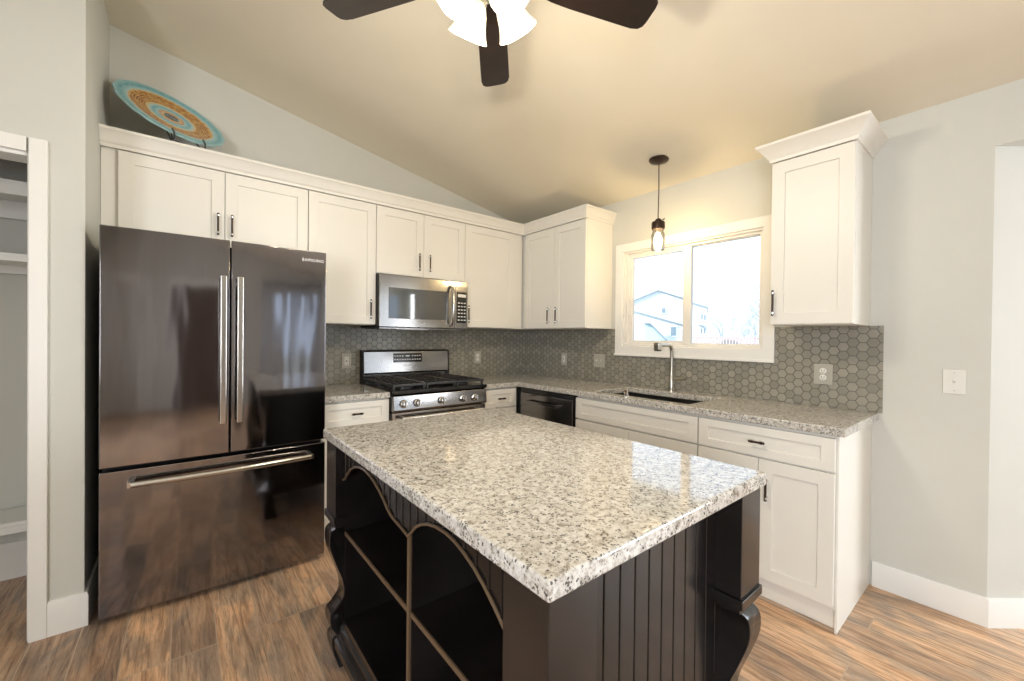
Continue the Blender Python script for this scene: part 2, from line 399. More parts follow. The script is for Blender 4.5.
def text(name, body, size, parent, loc, rot, mat='text', depth=0.0006, align='CENTER', sx=1.0):
    cu = bpy.data.curves.new(name, 'FONT'); cu.body = body; cu.size = size; cu.extrude = depth; cu.align_x = align; cu.align_y = 'CENTER'
    cu.space_character = 1.1
    t = bpy.data.objects.new('tmp_text', cu); COL.objects.link(t)
    dg = bpy.context.evaluated_depsgraph_get(); me = bpy.data.meshes.new_from_object(t.evaluated_get(dg))
    bpy.data.objects.remove(t)
    me.materials.clear(); me.materials.append(MT[mat])
    me.transform(Matrix.Translation(loc) @ rot.to_matrix().to_4x4() @ Matrix.Diagonal((sx, 1, 1, 1)))
    o = bpy.data.objects.new(name, me); COL.objects.link(o); o.parent = parent
    return o
from mathutils import Euler
FRONT = Euler((PI/2, 0, 0))     # text on a face that looks along local -y

EAVE, SL = 2.44, 0.197
def zc(x): return EAVE-SL*x if x < 0 else EAVE

# ================================================================== SETTING
def st(name, mb, **k):
    o = mb.build(name, **k); o['kind'] = 'structure'; return o
XL, XR, YB = -4.8, 1.8, -7.2
# floor
st('floor', MB().box(XL-.1, XR+.1, YB-.1, .1, -.1, 0, 'floor'), smooth=False)
# ceiling: sloped slab over the kitchen, flat over the dining side
cb = MB()
cb.prism([(XL-.1, zc(XL-.1)), (0, EAVE), (XR+.1, EAVE), (XR+.1, EAVE+.12), (0, EAVE+.12), (XL-.1, zc(XL-.1)+.12)], 'xz', .1, YB-.1, 'ceil')
st('ceiling', cb, smooth=False)
# back wall A (range wall)
w = MB(); w.prism([(XL-.1, 0), (.1, 0), (.1, EAVE+.01), (0, EAVE+.01), (XL-.1, zc(XL-.1)+.01)], 'xz', 0, .1, 'wall')
st('wall_back', w, smooth=False)
# window wall B with window opening
ys = [-3.22, -2.29, -1.22, 0]; zs = [0, 1.225, 2.008, EAVE+.01]
w = MB(); w.grid(ys, zs, lambda y, z: not (-2.29 < y < -1.22 and 1.225 < z < 2.008), 0, .13, 'wall', plane='yz')
# header over the opening and the wall beyond it
w.box(0, .13, -5.9, -3.22, 2.175, EAVE+.01, 'wall'); w.box(0, .13, YB, -5.9, 0, EAVE+.01, 'wall')
st('wall_right', w, smooth=False)
# angled wall beyond the opening
DX, DY = .7806, -.625
w = MB(); Lg = .72
p0 = (0.0, -3.22); p1 = (DX*Lg, -3.22+DY*Lg); nx, ny = .625*.1, .7806*.1
w.prism([(p0[0]+.002, p0[1]), p1, (p1[0]+nx, p1[1]+ny), (p0[0]+nx+.002, p0[1]+ny)], 'xy', 0, EAVE+.01, 'wall')
w.box(p1[0], XR+.1, p1[1], p1[1]+.1, 0, EAVE+.01, 'wall')
st('wall_angled', w, smooth=False)
# east wall of dining side, window opening
y0e = p1[1]+.1
w = MB(); w.grid([YB, -6.9, -5.2, y0e], [0, .35, 2.34, EAVE+.01], lambda y, z: not (-6.9 < y < -5.2 and .35 < z < 2.34), XR, XR+.1, 'wall', plane='yz')
st('wall_dining', w, smooth=False)
# rear wall with patio door and an inner doorway
w = MB(); w.grid([XL-.1, -3.25, -2.2, -1.25, -.15, .5, 1.35, XR+.1], [0, .2, .8, 2.1, 2.3], lambda x, z: not ((-3.25 < x < -2.2 and z < 2.1) or (-1.25 < x < -.15 and .2 < z < 2.1) or (.5 < x < 1.35 and .8 < z < 2.3)), YB, YB-.1, 'wall', plane='xz')
w.prism([(XL-.1, 2.3), (XR+.1, 2.3), (XR+.1, EAVE+.01), (0, EAVE+.01), (XL-.1, zc(XL-.1)+.01)], 'xz', YB, YB-.1, 'wall')
st('wall_rear', w, smooth=False)
# left wall with window
w = MB(); w.grid([YB, -5.4, -3.8, 0], [0, .8, 2.15, 3.38], lambda y, z: not (-5.4 < y < -3.8 and .8 < z < 2.15), XL, XL-.1, 'wall', plane='yz')
st('wall_left', w, smooth=False)
# fridge-alcove return wall and pantry wall with the closet opening
w = MB()
w.prism([(XL, 0), (-4.15, 0), (-4.15, 2.035), (-3.352, 2.035), (-3.352, 0), (-3.19, 0), (-3.19, zc(-3.19)+.01), (XL, zc(XL)+.01)], 'xz', -.73, -.62, 'wall')
w.box(-3.285, -3.19, -.62, 0, 0, zc(-3.2), 'wall')
st('wall_pantry', w, smooth=False)
w = MB(); w.box(-4.3, -4.2, -.62, 0, 0, 2.6, 'wall'); st('wall_closet', w, smooth=False)
w = MB(); w.box(-4.3, -3.28, -.62, 0, 2.25, 2.3, 'ceil'); st('ceiling_closet', w, smooth=False)

# baseboards
BBP = [(0, 0), (.014, 0), (.014, .118), (.010, .130), (0, .131)]
def base(name, path, side=1, p=BBP):
    m = MB(); m.sweep(path, p, 'trim', side); return st(name, m)
base('baseboard_right', [(0, -2.825), (0, -3.22), p1, (XR, p1[1])], 1)
base('baseboard_pantry', [(-3.30, -.73), (-3.19, -.73), (-3.19, -.02)], 1, [(0, 0), (.014, 0), (.014, .135), (.010, .147), (0, .148)])
base('baseboard_closet', [(-4.19, 0), (-3.287, 0)], 1, [(0, 0), (.014, 0), (.014, .19), (0, .195)])
base('baseboard_rear', [(-.15, YB), (-.02, YB)], -1)
base('baseboard_left', [(XL, YB), (XL, -.73), (-4.24, -.73)], 1)
# pantry casing (trim)
t = MB()
t.box(-3.352, -3.298, -.748, -.73, 0, 2.095, 'trim'); t.box(-4.208, -4.15, -.748, -.73, 0, 2.095, 'trim'); t.box(-4.15, -3.358, -.748, -.73, 2.035, 2.095, 'trim')
t.box(-3.358, -3.344, -.73, -.61, 0, 2.035, 'trim'); t.box(-4.162, -4.144, -.73, -.61, 0, 2.035, 'trim'); t.box(-4.15, -3.358, -.73, -.61, 2.02, 2.038, 'trim')
st('trim_1', t, bevel=.003)
# closet shelves
def shelf(zt, dep, th, label):
    r_ = thing('closet_shelf', label, 'shelf', (-3.74, -.01, zt), 0)
    MB().box(-.458, .452, -dep, 0, -.018, 0, 'trim').build('shelf_board', r_, bevel=.001)
    MB().box(-.458, .452, -.022, -.003, -th, -.019, 'trim').build('shelf_cleat', r_)
    MB().box(-.458, .452, -dep-.004, -dep+.014, -th*.6, -.0185, 'trim').build('front_edge', r_, bevel=.001)
    return r_
shelf(1.99, .39, .11, 'upper white closet shelf near the top of the pantry closet on the left')
shelf(1.655, .39, .06, 'middle white closet shelf at eye height in the pantry closet')
shelf(.37, .25, .09, 'low white closet shelf just above the baseboard inside the pantry closet')

# kitchen window
wn = struct_e('window_1', (0, 0, 0))
def ring(mb, y0, y1, z0, z1, wd, xa, xb, m):
    return mb.grid([y0, y0+wd, y1-wd, y1], [z0, z0+wd, z1-wd, z1], lambda y, z: not (y0+wd < y < y1-wd and z0+wd < z < z1-wd), xa, xb, m, plane='yz')
ring(MB(), -2.352, -1.160, 1.162, 2.068, .068, -.020, 0, 'trim').build('window_casing', wn, bevel=.003)
MB().box(-.028, -.0195, -2.356, -1.156, 1.150, 1.166, 'trim').build('window_sill', wn, bevel=.002)
ring(MB(), -2.289, -1.221, 1.226, 2.007, .02, 0.0, .11, 'vinyl').build('window_jamb', wn, bevel=.002)
fr = MB(); ring(fr, -2.269, -1.241, 1.236, 1.993, .022, .03, .1, 'vinyl'); fr.build('window_frame', wn, bevel=.002)
sa = ring(MB(), -1.770, -1.262, 1.248, 1.976, .030, .035, .065, 'vinyl').build('window_sash', wn, bevel=.003)
MB().box(.048, .052, -1.742, -1.291, 1.277, 1.947, 'glass').build('window_pane', sa)
sb = ring(MB(), -2.270, -1.762, 1.244, 1.985, .018, .058, .085, 'vinyl').build('window_sash', wn, bevel=.003)
MB().box(.068, .072, -2.253, -1.779, 1.261, 1.968, 'glass').build('window_pane', sb)
MB().box(.022, .034, -1.795, -1.735, 1.252, 1.972, 'vinyl').build('window_mullion', wn, bevel=.002)

# rear windows and doors (seen in the steel reflections)
def rearwin(name, x0, x1, z0, z1):
    e = struct_e(name)
    f = MB(); f.grid([x0-.07, x0, (x0+x1)/2-.04, (x0+x1)/2+.04, x1, x1+.07], [z0-.07, z0, z1, z1+.07], lambda x, z: not ((x0 < x < (x0+x1)/2-.04 or (x0+x1)/2+.04 < x < x1) and z0 < z < z1), YB, YB+.03, 'trim', plane='xz')
    f.build('window_frame', e, bevel=.003)
    MB().box(x0, x1, YB-.06, YB-.055, z0, z1, 'glass').build('window_pane', e)
rearwin('window_2', -1.25, -.15, .2, 2.1); rearwin('window_5', .5, 1.35, .8, 2.3)
e = struct_e('window_3'); f = MB()
f.grid([-6.97, -6.9, -6.09, -6.01, -5.2, -5.13], [.28, .35, 2.34, 2.41], lambda y, z: not ((-6.9 < y < -6.09 or -6.01 < y < -5.2) and .35 < z < 2.34), XR-.03, XR, 'trim', plane='yz'); f.build('window_frame', e, bevel=.003)
MB().box(XR+.05, XR+.055, -6.9, -5.2, .35, 2.34, 'glass').build('window_pane', e)
e = struct_e('window_4'); f = MB()
f.grid([-5.47, -5.4, -4.64, -4.56, -3.8, -3.73], [.73, .8, 2.15, 2.22], lambda y, z: not ((-5.4 < y < -4.64 or -4.56 < y < -3.8) and .8 < z < 2.15), XL, XL+.03, 'trim', plane='yz'); f.build('window_frame', e, bevel=.003)
MB().box(XL-.05, XL-.055, -5.4, -3.8, .8, 2.15, 'glass').build('window_pane', e)
dr = struct_e('door_1'); f = MB()
f.grid([-3.37, -3.25, -2.2, -2.08], [0, 2.1, 2.22], lambda x, z: not (-3.25 < x < -2.2 and z < 2.1), YB, YB+.03, 'trim', plane='xz'); f.build('door_casing', dr, bevel=.003)
lf = MB(); lf.box(-3.24, -2.21, YB-.06, YB-.02, 0.005, 2.095, 'door_dark')
for a, b_ in ((-3.12, -2.78), (-2.67, -2.33)):
    for z0, z1 in ((.2, .95), (1.1, 1.95)): lf.box(a, b_, YB-.022, YB-.012, z0, z1, 'door_dark')
lf = lf.build('door_leaf', dr, bevel=.006)
MB().lathe([(0, 0), (.012, 0), (.012, .04), (.028, .05), (.028, .07), (0, .08)], (-2.30, YB-.03, 1.0), 'nickel', 16, (0, 1, 0)).build('door_knob', lf)

dr = struct_e('door_2'); f = MB()
f.grid([-4.48, -4.34, -3.86, -3.72], [0, 2.1, 2.24], lambda x, z: not (-4.34 < x < -3.86 and z < 2.1), YB, YB+.03, 'trim', plane='xz'); f.build('door_casing', dr, bevel=.003)
lf = MB(); lf.box(-4.335, -3.865, YB+.0, YB+.012, 0.005, 2.095, 'wall')
for z0, z1 in ((.2, .95), (1.1, 1.95)): lf.box(-4.24, -3.96, YB+.012, YB+.018, z0, z1, 'wall')
lf = lf.build('door_leaf', dr, bevel=.003)
MB().lathe([(0, 0), (.012, 0), (.012, .04), (.028, .05), (.028, .07), (0, .08)], (-3.92, YB+.01, 1.0), 'nickel', 16, (0, 1, 0)).build('door_knob', lf)
def curtain(x0, x1, label):
    m = MB(); n = 60; vs = []
    for i in range(n+1):
        x = x0+(x1-x0)*i/n; y = YB+.09+.022*math.sin(i*.9)
        vs += [(x, y, .03), (x, y, 2.26)]
    m.add(vs, [(2*i, 2*i+2, 2*i+3, 2*i+1) for i in range(n)], 'curtain')
    o = m.build('curtain'); so = o.modifiers.new('thick', 'SOLIDIFY'); so.thickness = .002
    tag(o, label, 'curtain')
curtain(-1.34, -1.08, 'left sheer white curtain at the rear window'); curtain(-.34, -.04, 'right sheer white curtain at the rear window'); curtain(-.82, -.58, 'middle sheer white curtain at the rear window')
tag(MB().cyl((-1.42, YB+.09, 2.275), (.0-.01, YB+.09, 2.275), .012, 'bronze', 12).build('curtain_rod'), 'dark curtain rod above the rear window', 'curtain rod')

# backsplashes
o = MB().box(-2.2, -.009, -.008, -.0005, .9145, 1.371, 'hexA').build('tile_backsplash', None, smooth=False)
tag(o, 'grey hexagon tile backsplash behind the range and microwave', 'backsplash')
b_ = MB(); b_.grid([-2.854, -2.353, -1.159, -.0005], [.9145, 1.149, 1.371], lambda y, z: not (-2.353 < y < -1.159 and z > 1.149), -.008, -.0005, 'hexB', plane='yz')
o = b_.build('tile_backsplash', None, smooth=False); tag(o, 'grey hexagon tile backsplash running under the sink window', 'backsplash')

# ================================================================== CABINETS
def pull(mb, x, y, z0, z1, vertical=True):
    # dark bar on two bright studs
    if vertical:
        mb.cyl((x, y-.026, z0), (x, y-.026, z1), .0055, 'bronze', 10)
        for z in (z0+.010, z1-.010):
            mb.cyl((x, y, z), (x, y-.026, z), .005, 'chrome', 10); mb.lathe([(0, -.007), (.0075, -.005), (.0075, .005), (0, .007)], (x, y-.026, z), 'chrome', 12, (0, 0, 1))
        for z in (z0, z1): mb.lathe([(0, -.006), (.0065, -.003), (.0065, .003), (0, .006)], (x, y-.026, z), 'bronze', 12)
    else:
        mb.cyl((x-z0, y-.026, z1), (x+z0, y-.026, z1), .0055, 'bronze', 10)
        for s_ in (-1, 1):
            mb.cyl((x+s_*(z0-.014), y, z1), (x+s_*(z0-.014), y-.026, z1), .005, 'chrome', 10)
            mb.lathe([(0, -.008), (.0075, -.006), (.0075, .006), (0, .008)], (x+s_*(z0-.014), y-.026, z1), 'bronze', 12, (1, 0, 0))
    return mb
def shaker(mb, x0, x1, z0, z1, yf, wd=.062, th=.02, rec=.009):
    x0 += .0015; x1 -= .0015; z0 += .0015; z1 -= .0015
    w = min(wd, (z1-z0)*.28)
    mb.grid([x0, x0+wd, x1-wd, x1], [z0, z0+w, z1-w, z1], lambda x, z: not (x0+wd < x < x1-wd and z0+w < z < z1-w), yf+th, yf, 'cab', plane='xz')
    mb.box(x0+wd-.004, x1-wd+.004, yf+rec, yf+th-.002, z0+w-.004, z1-w+.004, 'cab')
    return mb
def carcass(root, x0, x1, z0, z1, dep, toe=0):
    m = MB(); m.box(x0, x1, -dep, -.001, z0+toe, z1, 'cab')
    if toe: m.box(x0, x1, -dep+.016, -.001, z0, z0+toe, 'cab')
    m.build('cabinet_box', root, bevel=.001)
def upper(label, loc, rz, wdt, z0, z1, doors, ud=.34, endpanel=None, group=None):
    r_ = thing('wall_cabinet', label, 'cabinet', loc, rz, group)
    carcass(r_, .0005, wdt-.0005, z0, z1, ud-.021)
    for (a, b2, hx, hz0, hz1) in doors:
        m = MB(); shaker(m, a, b2, z0+.003, 2.253, -ud)
        dn = m.build('door', r_, bevel=.0015)
        if hx is not None: pull(MB(), hx, -ud, hz0, hz1).build('handle', dn)
    return r_
UZ, DZ = 1.372, 2.30
# wall A, left to right; the filler left of the fridge cabinet
r_ = upper('wide white double-door cabinet above the fridge', (-3.189, 0, 0), 0, .980, 1.80, DZ, [(.066, .527, .493, 1.875, 1.995), (.527, .979, .561, 1.875, 1.995)])
upper('tall narrow white cabinet between fridge and microwave', (-2.208, 0, 0), 0, .455, UZ, DZ, [(0, .455, .412, 1.42, 1.55)])
upper('short white double-door cabinet directly above the microwave', (-1.752, 0, 0), 0, .761, 1.752, DZ, [(0, .3805, .335, 1.807, 1.932), (.3805, .761, .425, 1.807, 1.932)])
upper('white single-door cabinet right of the microwave, next to the corner', (-.990, 0, 0), 0, .65, UZ, DZ, [(0, .538, .028, 1.417, 1.553)])
# wall B
r_ = upper('white double-door corner cabinet left of the sink window', (0, -.005, 0), -PI/2, 1.105, UZ, DZ, [(.365, .745, .69, 1.42, 1.55), (.745, 1.105, .79, 1.42, 1.55)])
r_ = upper('white single-door cabinet with deep crown right of the window', (0, -2.437, 0), -PI/2, .362, UZ, DZ, [(.001, .361, .022, 1.426, 1.555)])
CR = [(-.01, 2.256), (.006, 2.256), (.009, 2.272), (.016, 2.278), (.018, 2.286), (.03, 2.298), (.050, 2.328), (.060, 2.334), (.060, 2.348), (-.01, 2.348)]
CR2 = [(-.01, 2.256), (.006, 2.256), (.009, 2.272), (.016, 2.278), (.018, 2.286), (.022, 2.296), (.034, 2.328), (.042, 2.334), (.042, 2.348), (-.01, 2.348)]
m = MB(); m.sweep([(-.340, 0), (-.340, 0)][:0]+[(0+.0, -.001), (.0, -.001)][:0]+[(-.001, 0), (-.001, -.341), (.363, -.341), (.363, -.001)], CR, 'cab')
m.box(.009, .353, -.331, -.001, 2.301, 2.345, 'cab')
m.build('crown_moulding', r_)
m = MB(); m.sweep([(-3.189, -.341), (-.341, -.341), (-.341, -1.111), (-.001, -1.111)], CR2, 'cab')
m.box(-3.189, -.351, -.33, -.001, 2.301, 2.345, 'cab'); m.box(-.351, -.001, -1.10, -.001, 2.301, 2.345, 'cab')
tag(m.build('crown_moulding'), 'long white crown moulding wrapping the top of the left wall cabinets', 'crown moulding')

# base cabinets
def basecab(label, loc, rz, wdt, fronts, dep=.63, end=False, hollow=False):
    r_ = thing('base_cabinet', label, 'cabinet', loc, rz)
    if hollow:
        x0, x1, d_ = .0005, wdt-.0005, dep-.021
        m = MB().box(x0, x1, -d_, -.001, .10, .118, 'cab').box(x0, x1, -d_+.016, -.001, 0, .10, 'cab')
        for a, b2 in ((x0, x0+.018), (x1-.018, x1)): m.box(a, b2, -d_, -.001, .118, .874, 'cab')
        m.box(x0+.018, x1-.018, -d_, -d_+.018, .70, .874, 'cab').box(x0+.018, x1-.018, -.012, -.001, .118, .874, 'cab'); m.build('cabinet_box', r_, bevel=.001)
    else: carcass(r_, .0005, wdt-.0005, 0, .874, dep-.021, toe=.10)
    for kind, a, b2, z0, z1, h in fronts:
        m = MB(); shaker(m, a, b2, z0, z1, -dep, wd=.06 if kind == 'door' else .052)
        dn = m.build(kind, r_, bevel=.0015)
        if h:
            q = MB()
            if kind == 'door': pull(q, h[0], -dep, h[1], h[2])
            else: pull(q, h[0], -dep, .036, h[1], vertical=False)
            q.build('handle', dn)
    if end:
        MB().box(wdt, wdt+.009, -dep+.0205, -.001, 0, .874, 'cab').build('end_panel', r_, bevel=.001)
    return r_
basecab('narrow white base cabinet between the fridge and the range', (-2.2, 0, 0), 0, .44, [('drawer', 0, .438, .715, .866, (.22, .79)), ('door', 0, .438, .105, .709, (.40, .55, .67))])
basecab('white base cabinet right of the range, at the corner', (-.984, 0, 0), 0, .352, [('drawer', .004, .335, .715, .866, (.165, .79)), ('door', .004, .335, .105, .709, (.04, .55, .67))])
basecab('white sink base cabinet with a false drawer front', (0, -1.284, 0), -PI/2, .906, [('drawer', 0, .905, .712, .862, None), ('door', 0, .4525, .105, .706, (.41, .52, .62)), ('door', .4525, .905, .105, .706, (.495, .52, .62))], hollow=True)
basecab('white end base cabinet with drawer and two doors, right of the sink', (0, -2.191, 0), -PI/2, .613, [('drawer', .002, .613, .712, .862, (.305, .788)), ('door', .002, .306, .118, .706, (.264, .515, .615)), ('door', .306, .613, .118, .706, (.349, .515, .615))], end=True)
m = MB().box(-.606, -.5935, -2.803, -1.285, 0, .014, 'floor'); st('trim_2', m, bevel=.002)

# countertops
CTZ0, CTZ1 = .876, .914
m = MB(); m.grid([-.985, -.647, -.56, -.16, -.009], [-2.842, -2.10, -1.40, -.647, -.009], lambda x, y: (y > -.647 or x > -.647) and not (-.56 < x < -.16 and -2.10 < y < -1.40), CTZ0, CTZ1, 'granite')
tag(m.build('countertop', None, bevel=.005, seg=3), 'speckled granite L-shaped countertop holding the sink under the window', 'countertop')
m = MB(); m.box(-2.2, -1.762, -.647, -.009, CTZ0, CTZ1, 'granite')
tag(m.build('countertop', None, bevel=.005, seg=3), 'short speckled granite countertop between fridge and range', 'countertop')

# sink
sk = thing('sink', 'undermount stainless steel kitchen sink below the window', 'sink', (-.36, -1.75, .70))
m = MB(); x0, x1, y0, y1 = -.205, .205, -.355, .355
zt = .175
m.grid([x0-.02, x0, x1, x1+.02], [y0-.02, y0, y1, y1+.02], lambda x, y: not (x0 < x < x1 and y0 < y < y1), zt-.004, zt, 'sink')
for a in ((x0-.002, x0, y0, y1), (x1, x1+.002, y0, y1), (x0, x1, y0-.002, y0), (x0, x1, y1, y1+.002)): m.box(a[0], a[1], a[2], a[3], -.03, zt, 'sink')
m.box(x0, x1, y0, y1, -.034, -.03, 'sink'); m.build('basin', sk)
MB().lathe([(.0, -.029), (.042, -.029), (.045, -.026), (.045, -.024), (0, -.024)], (0, 0, 0), 'chrome', 24).build('drain', sk)
# faucet: square arched spout, side lever
fc = thing('faucet', 'chrome single-lever kitchen faucet with angular spout behind the sink', 'faucet', (-.085, -1.715, CTZ1))
MB().lathe([(.026, 0), (.026, .006), (.018, .012), (.018, .10), (.0155, .105), (.0155, .14)], (0, 0, 0), 'nickel', 20).build('body', fc)
MB().tube([(0, 0, .13), (0, 0, .285), (-.004, 0, .305), (-.014, 0, .322), (-.030, 0, .331), (-.05, 0, .334), (-.165, 0, .334)], .0125, 'nickel', 14).build('spout', fc)
MB().box(-.205, -.160, -.019, .019, .298, .350, 'nickel').box(-.203, -.162, -.017, .017, .292, .2985, 'blackm').build('spray_head', fc, bevel=.005)
MB().tube([(0, -.012, .088), (0, -.03, .09), (-.004, -.085, .094), (-.006, -.115, .094)], [.010, .010, .0065, .006], 'nickel', 12).build('lever', fc)
sd = thing('soap_dispenser', 'small chrome cap standing on the granite rim in front of the sink', 'soap dispenser', (-.603, -1.70, CTZ1))
MB().lathe([(.022, 0), (.022, .004), (.016, .008), (.016, .03), (.018, .033), (.018, .044), (.014, .048), (0, .049)], (0, 0, 0), 'chrome', 20).build('cap', sd)

# dishwasher
dw = thing('dishwasher', 'dark stainless dishwasher with a black top strip near the corner', 'dishwasher', (0, -.667, 0), -PI/2)
MB().box(.003, .609, -.612, -.03, .02, .872, 'blackm').build('body', dw)
MB().box(.008, .598, -.642, -.613, .115, .835, 'dsteel').build('door', dw, bevel=.004)
MB().box(.006, .606, -.632, -.613, .838, .870, 'black').box(.600, .606, -.632, -.613, .115, .836, 'black').build('control_strip', dw)
h = MB(); h.box(.10, .47, -.680, -.664, .762, .782, 'dsteel')
for x in (.11, .455): h.box(x-.008, x+.012, -.665, -.642, .762, .782, 'chrome')
h.build('handle', dw, bevel=.003)
MB().box(.01, .60, -.575, -.56, .0, .112, 'blackm').build('toe_panel', dw)

# fridge
fg = thing('refrigerator', 'tall black stainless french-door refrigerator on the left', 'refrigerator', (-3.140, -.02, 0))
FW = .930
MB().box(.004, FW-.004, -.70, 0, .045, 1.745, 'blackm').build('body', fg, bevel=.004)
def curved_panel(x0, x1, z0, z1, yf, th, sag, m):
    # door skin bowed gently outward across the whole fridge width
    xs = [x0+(x1-x0)*i/12 for i in range(13)]
    def yy(x): return yf-sag*(1-((x-FW/2)/(FW/2))**2)
    poly = [(x, yy(x)) for x in xs]+[(x1, yf+th), (x0, yf+th)]
    return MB().prism(poly, 'xy', z0, z1, m)
YF = -.774
dl = curved_panel(.001, .4705, .694, 1.765, YF, .062, .012, 'fridge').build('left_door', fg, bevel=.004, seg=3)
dr_ = curved_panel(.4765, FW-.001, .694, 1.765, YF, .062, .012, 'fridge').build('right_door', fg, bevel=.004, seg=3)
fz = curved_panel(.001, FW-.001, (.030), .676, YF, .062, .012, 'fridge').build('freezer_drawer', fg, bevel=.004, seg=3)
for dn, x in ((dl, .442), (dr_, .511)):
    m = MB(); m.box(x-.014, x+.014, -.846, -.828, .85, 1.58, 'handle')
    for z in (.88, 1.55): m.box(x-.010, x+.010, -.83, -.782, z-.015, z+.015, 'handle')
    m.build('handle', dn, bevel=.005, seg=3)
m = MB()
pts = []
for i in range(17):
    t_ = i/16; pts.append((.108+t_*.735, -.828-.020*math.sin(PI*t_), .619))
m.tube(pts, .0135, 'handle', 14)
for p in (pts[0], pts[-1]): m.box(p[0]-.012, p[0]+.012, -.832, -.78, .606, .632, 'handle')
m.build('handle', fz, bevel=.002)
text('logo', 'SAMSUNG', .023, dr_, (.858, -.7800, 1.712), FRONT, depth=.001)
m = MB()
for x in (.12, .80): m.cyl((x, -.71, .018), (x, -.67, .018), .018, 'blackm', 14).box(x-.03, x+.03, -.765, -.70, .028, .042, 'chrome')
m.box(.02, FW-.02, -.70, -.02, .025, .05, 'blackm'); m.build('base', fg)
for x in (.05, FW-.05): MB().box(x-.04, x+.04, -.74, -.64, 1.7455, 1.758, 'blackm').build('hinge_cover', fg, bevel=.003)

# range
rg = thing('gas_range', 'stainless gas range with black grates and five knobs', 'range', (-1.757, -.012, 0))
RW = .768
MB().box(.002, RW-.002, -.60, -.0, .02, .895, 'blackm').build('body', rg)
MB().box(0, RW, -.665, -.07, .895, .921, 'black').build('cooktop', rg, bevel=.004)
m = MB(); m.prism([(-.0, .89), (-.0, 1.172), (-.035, 1.172), (-.062, 1.165), (-.075, .995), (-.045, .985), (-.045, .89)], 'yz', .004, RW-.004, 'steel')
bgd = m.build('backguard', rg, bevel=.003)
m = MB()
for a, b2 in ((0, .010), (RW-.010, RW)): m.prism([(.002, .89), (.002, 1.176), (-.040, 1.176), (-.067, 1.168), (-.080, .992), (-.08, .92), (-.07, .89)], 'yz', a, b2, 'blackm')
m.box(0, RW, -.045, .002, 1.1725, 1.178, 'blackm'); m.build('backguard_frame', rg, bevel=.001)
# display: thin tilted panel with key marks
dp = MB()
def onpanel(x, z, off=.0): # point on tilted face
    t_ = (z-.995)/(1.165-.995); return (x, -.075+.013*t_-off, z)
dp.add([onpanel(.25, 1.075, .0015), onpanel(.505, 1.075, .0015), onpanel(.505, 1.150, .0015), onpanel(.25, 1.150, .0015), onpanel(.25, 1.075, -.003), onpanel(.505, 1.075, -.003), onpanel(.505, 1.150, -.003), onpanel(.25, 1.150, -.003)],
       [(0, 1, 2, 3), (7, 6, 5, 4), (0, 4, 5, 1), (1, 5, 6, 2), (2, 6, 7, 3), (3, 7, 4, 0)], 'black')
dpo = dp.build('display', rg)
for row, z in enumerate((1.128, 1.098)):
    for i in range(11):
        x = .264+i*.0222
        if row == 0 and 4 <= i <= 6:
            if i == 5: q = (.034, .010)
            else: continue
        else: q = (.011, .009)
        a = [onpanel(x-q[0]/2, z-q[1]/2, .0022), onpanel(x+q[0]/2, z-q[1]/2, .0022), onpanel(x+q[0]/2, z+q[1]/2, .0022), onpanel(x-q[0]/2, z+q[1]/2, .0022)]
        MB().add(a, [(0, 1, 2, 3)], 'text').build('key_mark', dpo)
text('logo', 'SAMSUNG', .014, bgd, onpanel(.38, 1.048, .001), Euler((PI/2-.08, 0, 0)))
# burners and grates
for x, y, r0 in ((.15, -.22, .04), (.15, -.50, .05), (.384, -.36, .055), (.618, -.22, .04), (.618, -.50, .05)):
    MB().lathe([(r0+.015, .921), (r0+.015, .928), (r0, .934), (r0*.8, .936), (r0*.8, .942), (0, .944)], (x, y, 0), 'iron', 24).build('burner', rg)
for k in range(3):
    a, b2 = .012+k*.250, .012+k*.250+.244
    g = MB(); zt_ = .962; hb = .007
    y0, y1 = -.635, -.095
    for yy in (y0, y1, (y0+y1)/2): g.box(a, b2, yy-hb, yy+hb, zt_-.016, zt_, 'iron')
    for xx in (a+hb, b2-hb): g.box(xx-hb, xx+hb, y0, y1, zt_-.016, zt_, 'iron')
    for i in range(1, 6):
        for (ya, yb) in ((y0, y0+.115), (y0+.155, (y0+y1)/2), ((y0+y1)/2, y1-.155), (y1-.115, y1)):
            x = a+(b2-a)*i/6
            g.box(x-.004, x+.004, ya, yb, zt_-.012, zt_+.006, 'iron')
    for xx in (a+.01, b2-.01):
        for yy in (y0+.01, y1-.01, (y0+y1)/2): g.box(xx-.007, xx+.007, yy-.007, yy+.007, .921, zt_-.01, 'iron')
    g.build('grate', rg, bevel=.002, seg=1)
m = MB(); m.prism([(-.60, .895), (-.662, .885), (-.672, .790), (-.66, .775), (-.60, .775)], 'yz', .004, RW-.004, 'steel')
cp = m.build('control_panel', rg, bevel=.004)
for x in (.075, .175, .366, .545, .650):
    kb = MB(); kb.lathe([(.024, 0), (.024, .006), (.019, .010), (.0175, .032), (.014, .036), (0, .036)], (x, -.668, .830), 'chrome', 24, (0, -1, .1))
    kb.lathe([(.0275, -.002), (.0275, .003), (.02, .003)], (x, -.668, .830), 'blackm', 24, (0, -1, .1))
    kb.box(x-.004, x+.004, -.714, -.690, .812, .852, 'chrome')
    kb.build('knob', rg, bevel=.001)
od = MB(); od.box(.004, RW-.004, -.650, -.60, .20, .768, 'steel').box(.09, RW-.09, -.653, -.648, .30, .66, 'glasspane_dark')
od = od.build('oven_door', rg, bevel=.003)
m = MB(); m.cyl((.05, -.698, .735), (RW-.05, -.698, .735), .0125, 'handle', 16)
for x in (.075, RW-.075): m.cyl((x, -.65, .735), (x, -.698, .735), .010, 'handle', 12)
m.build('handle', od)
MB().box(.004, RW-.004, -.645, -.60, .03, .19, 'steel').build('drawer', rg, bevel=.003)

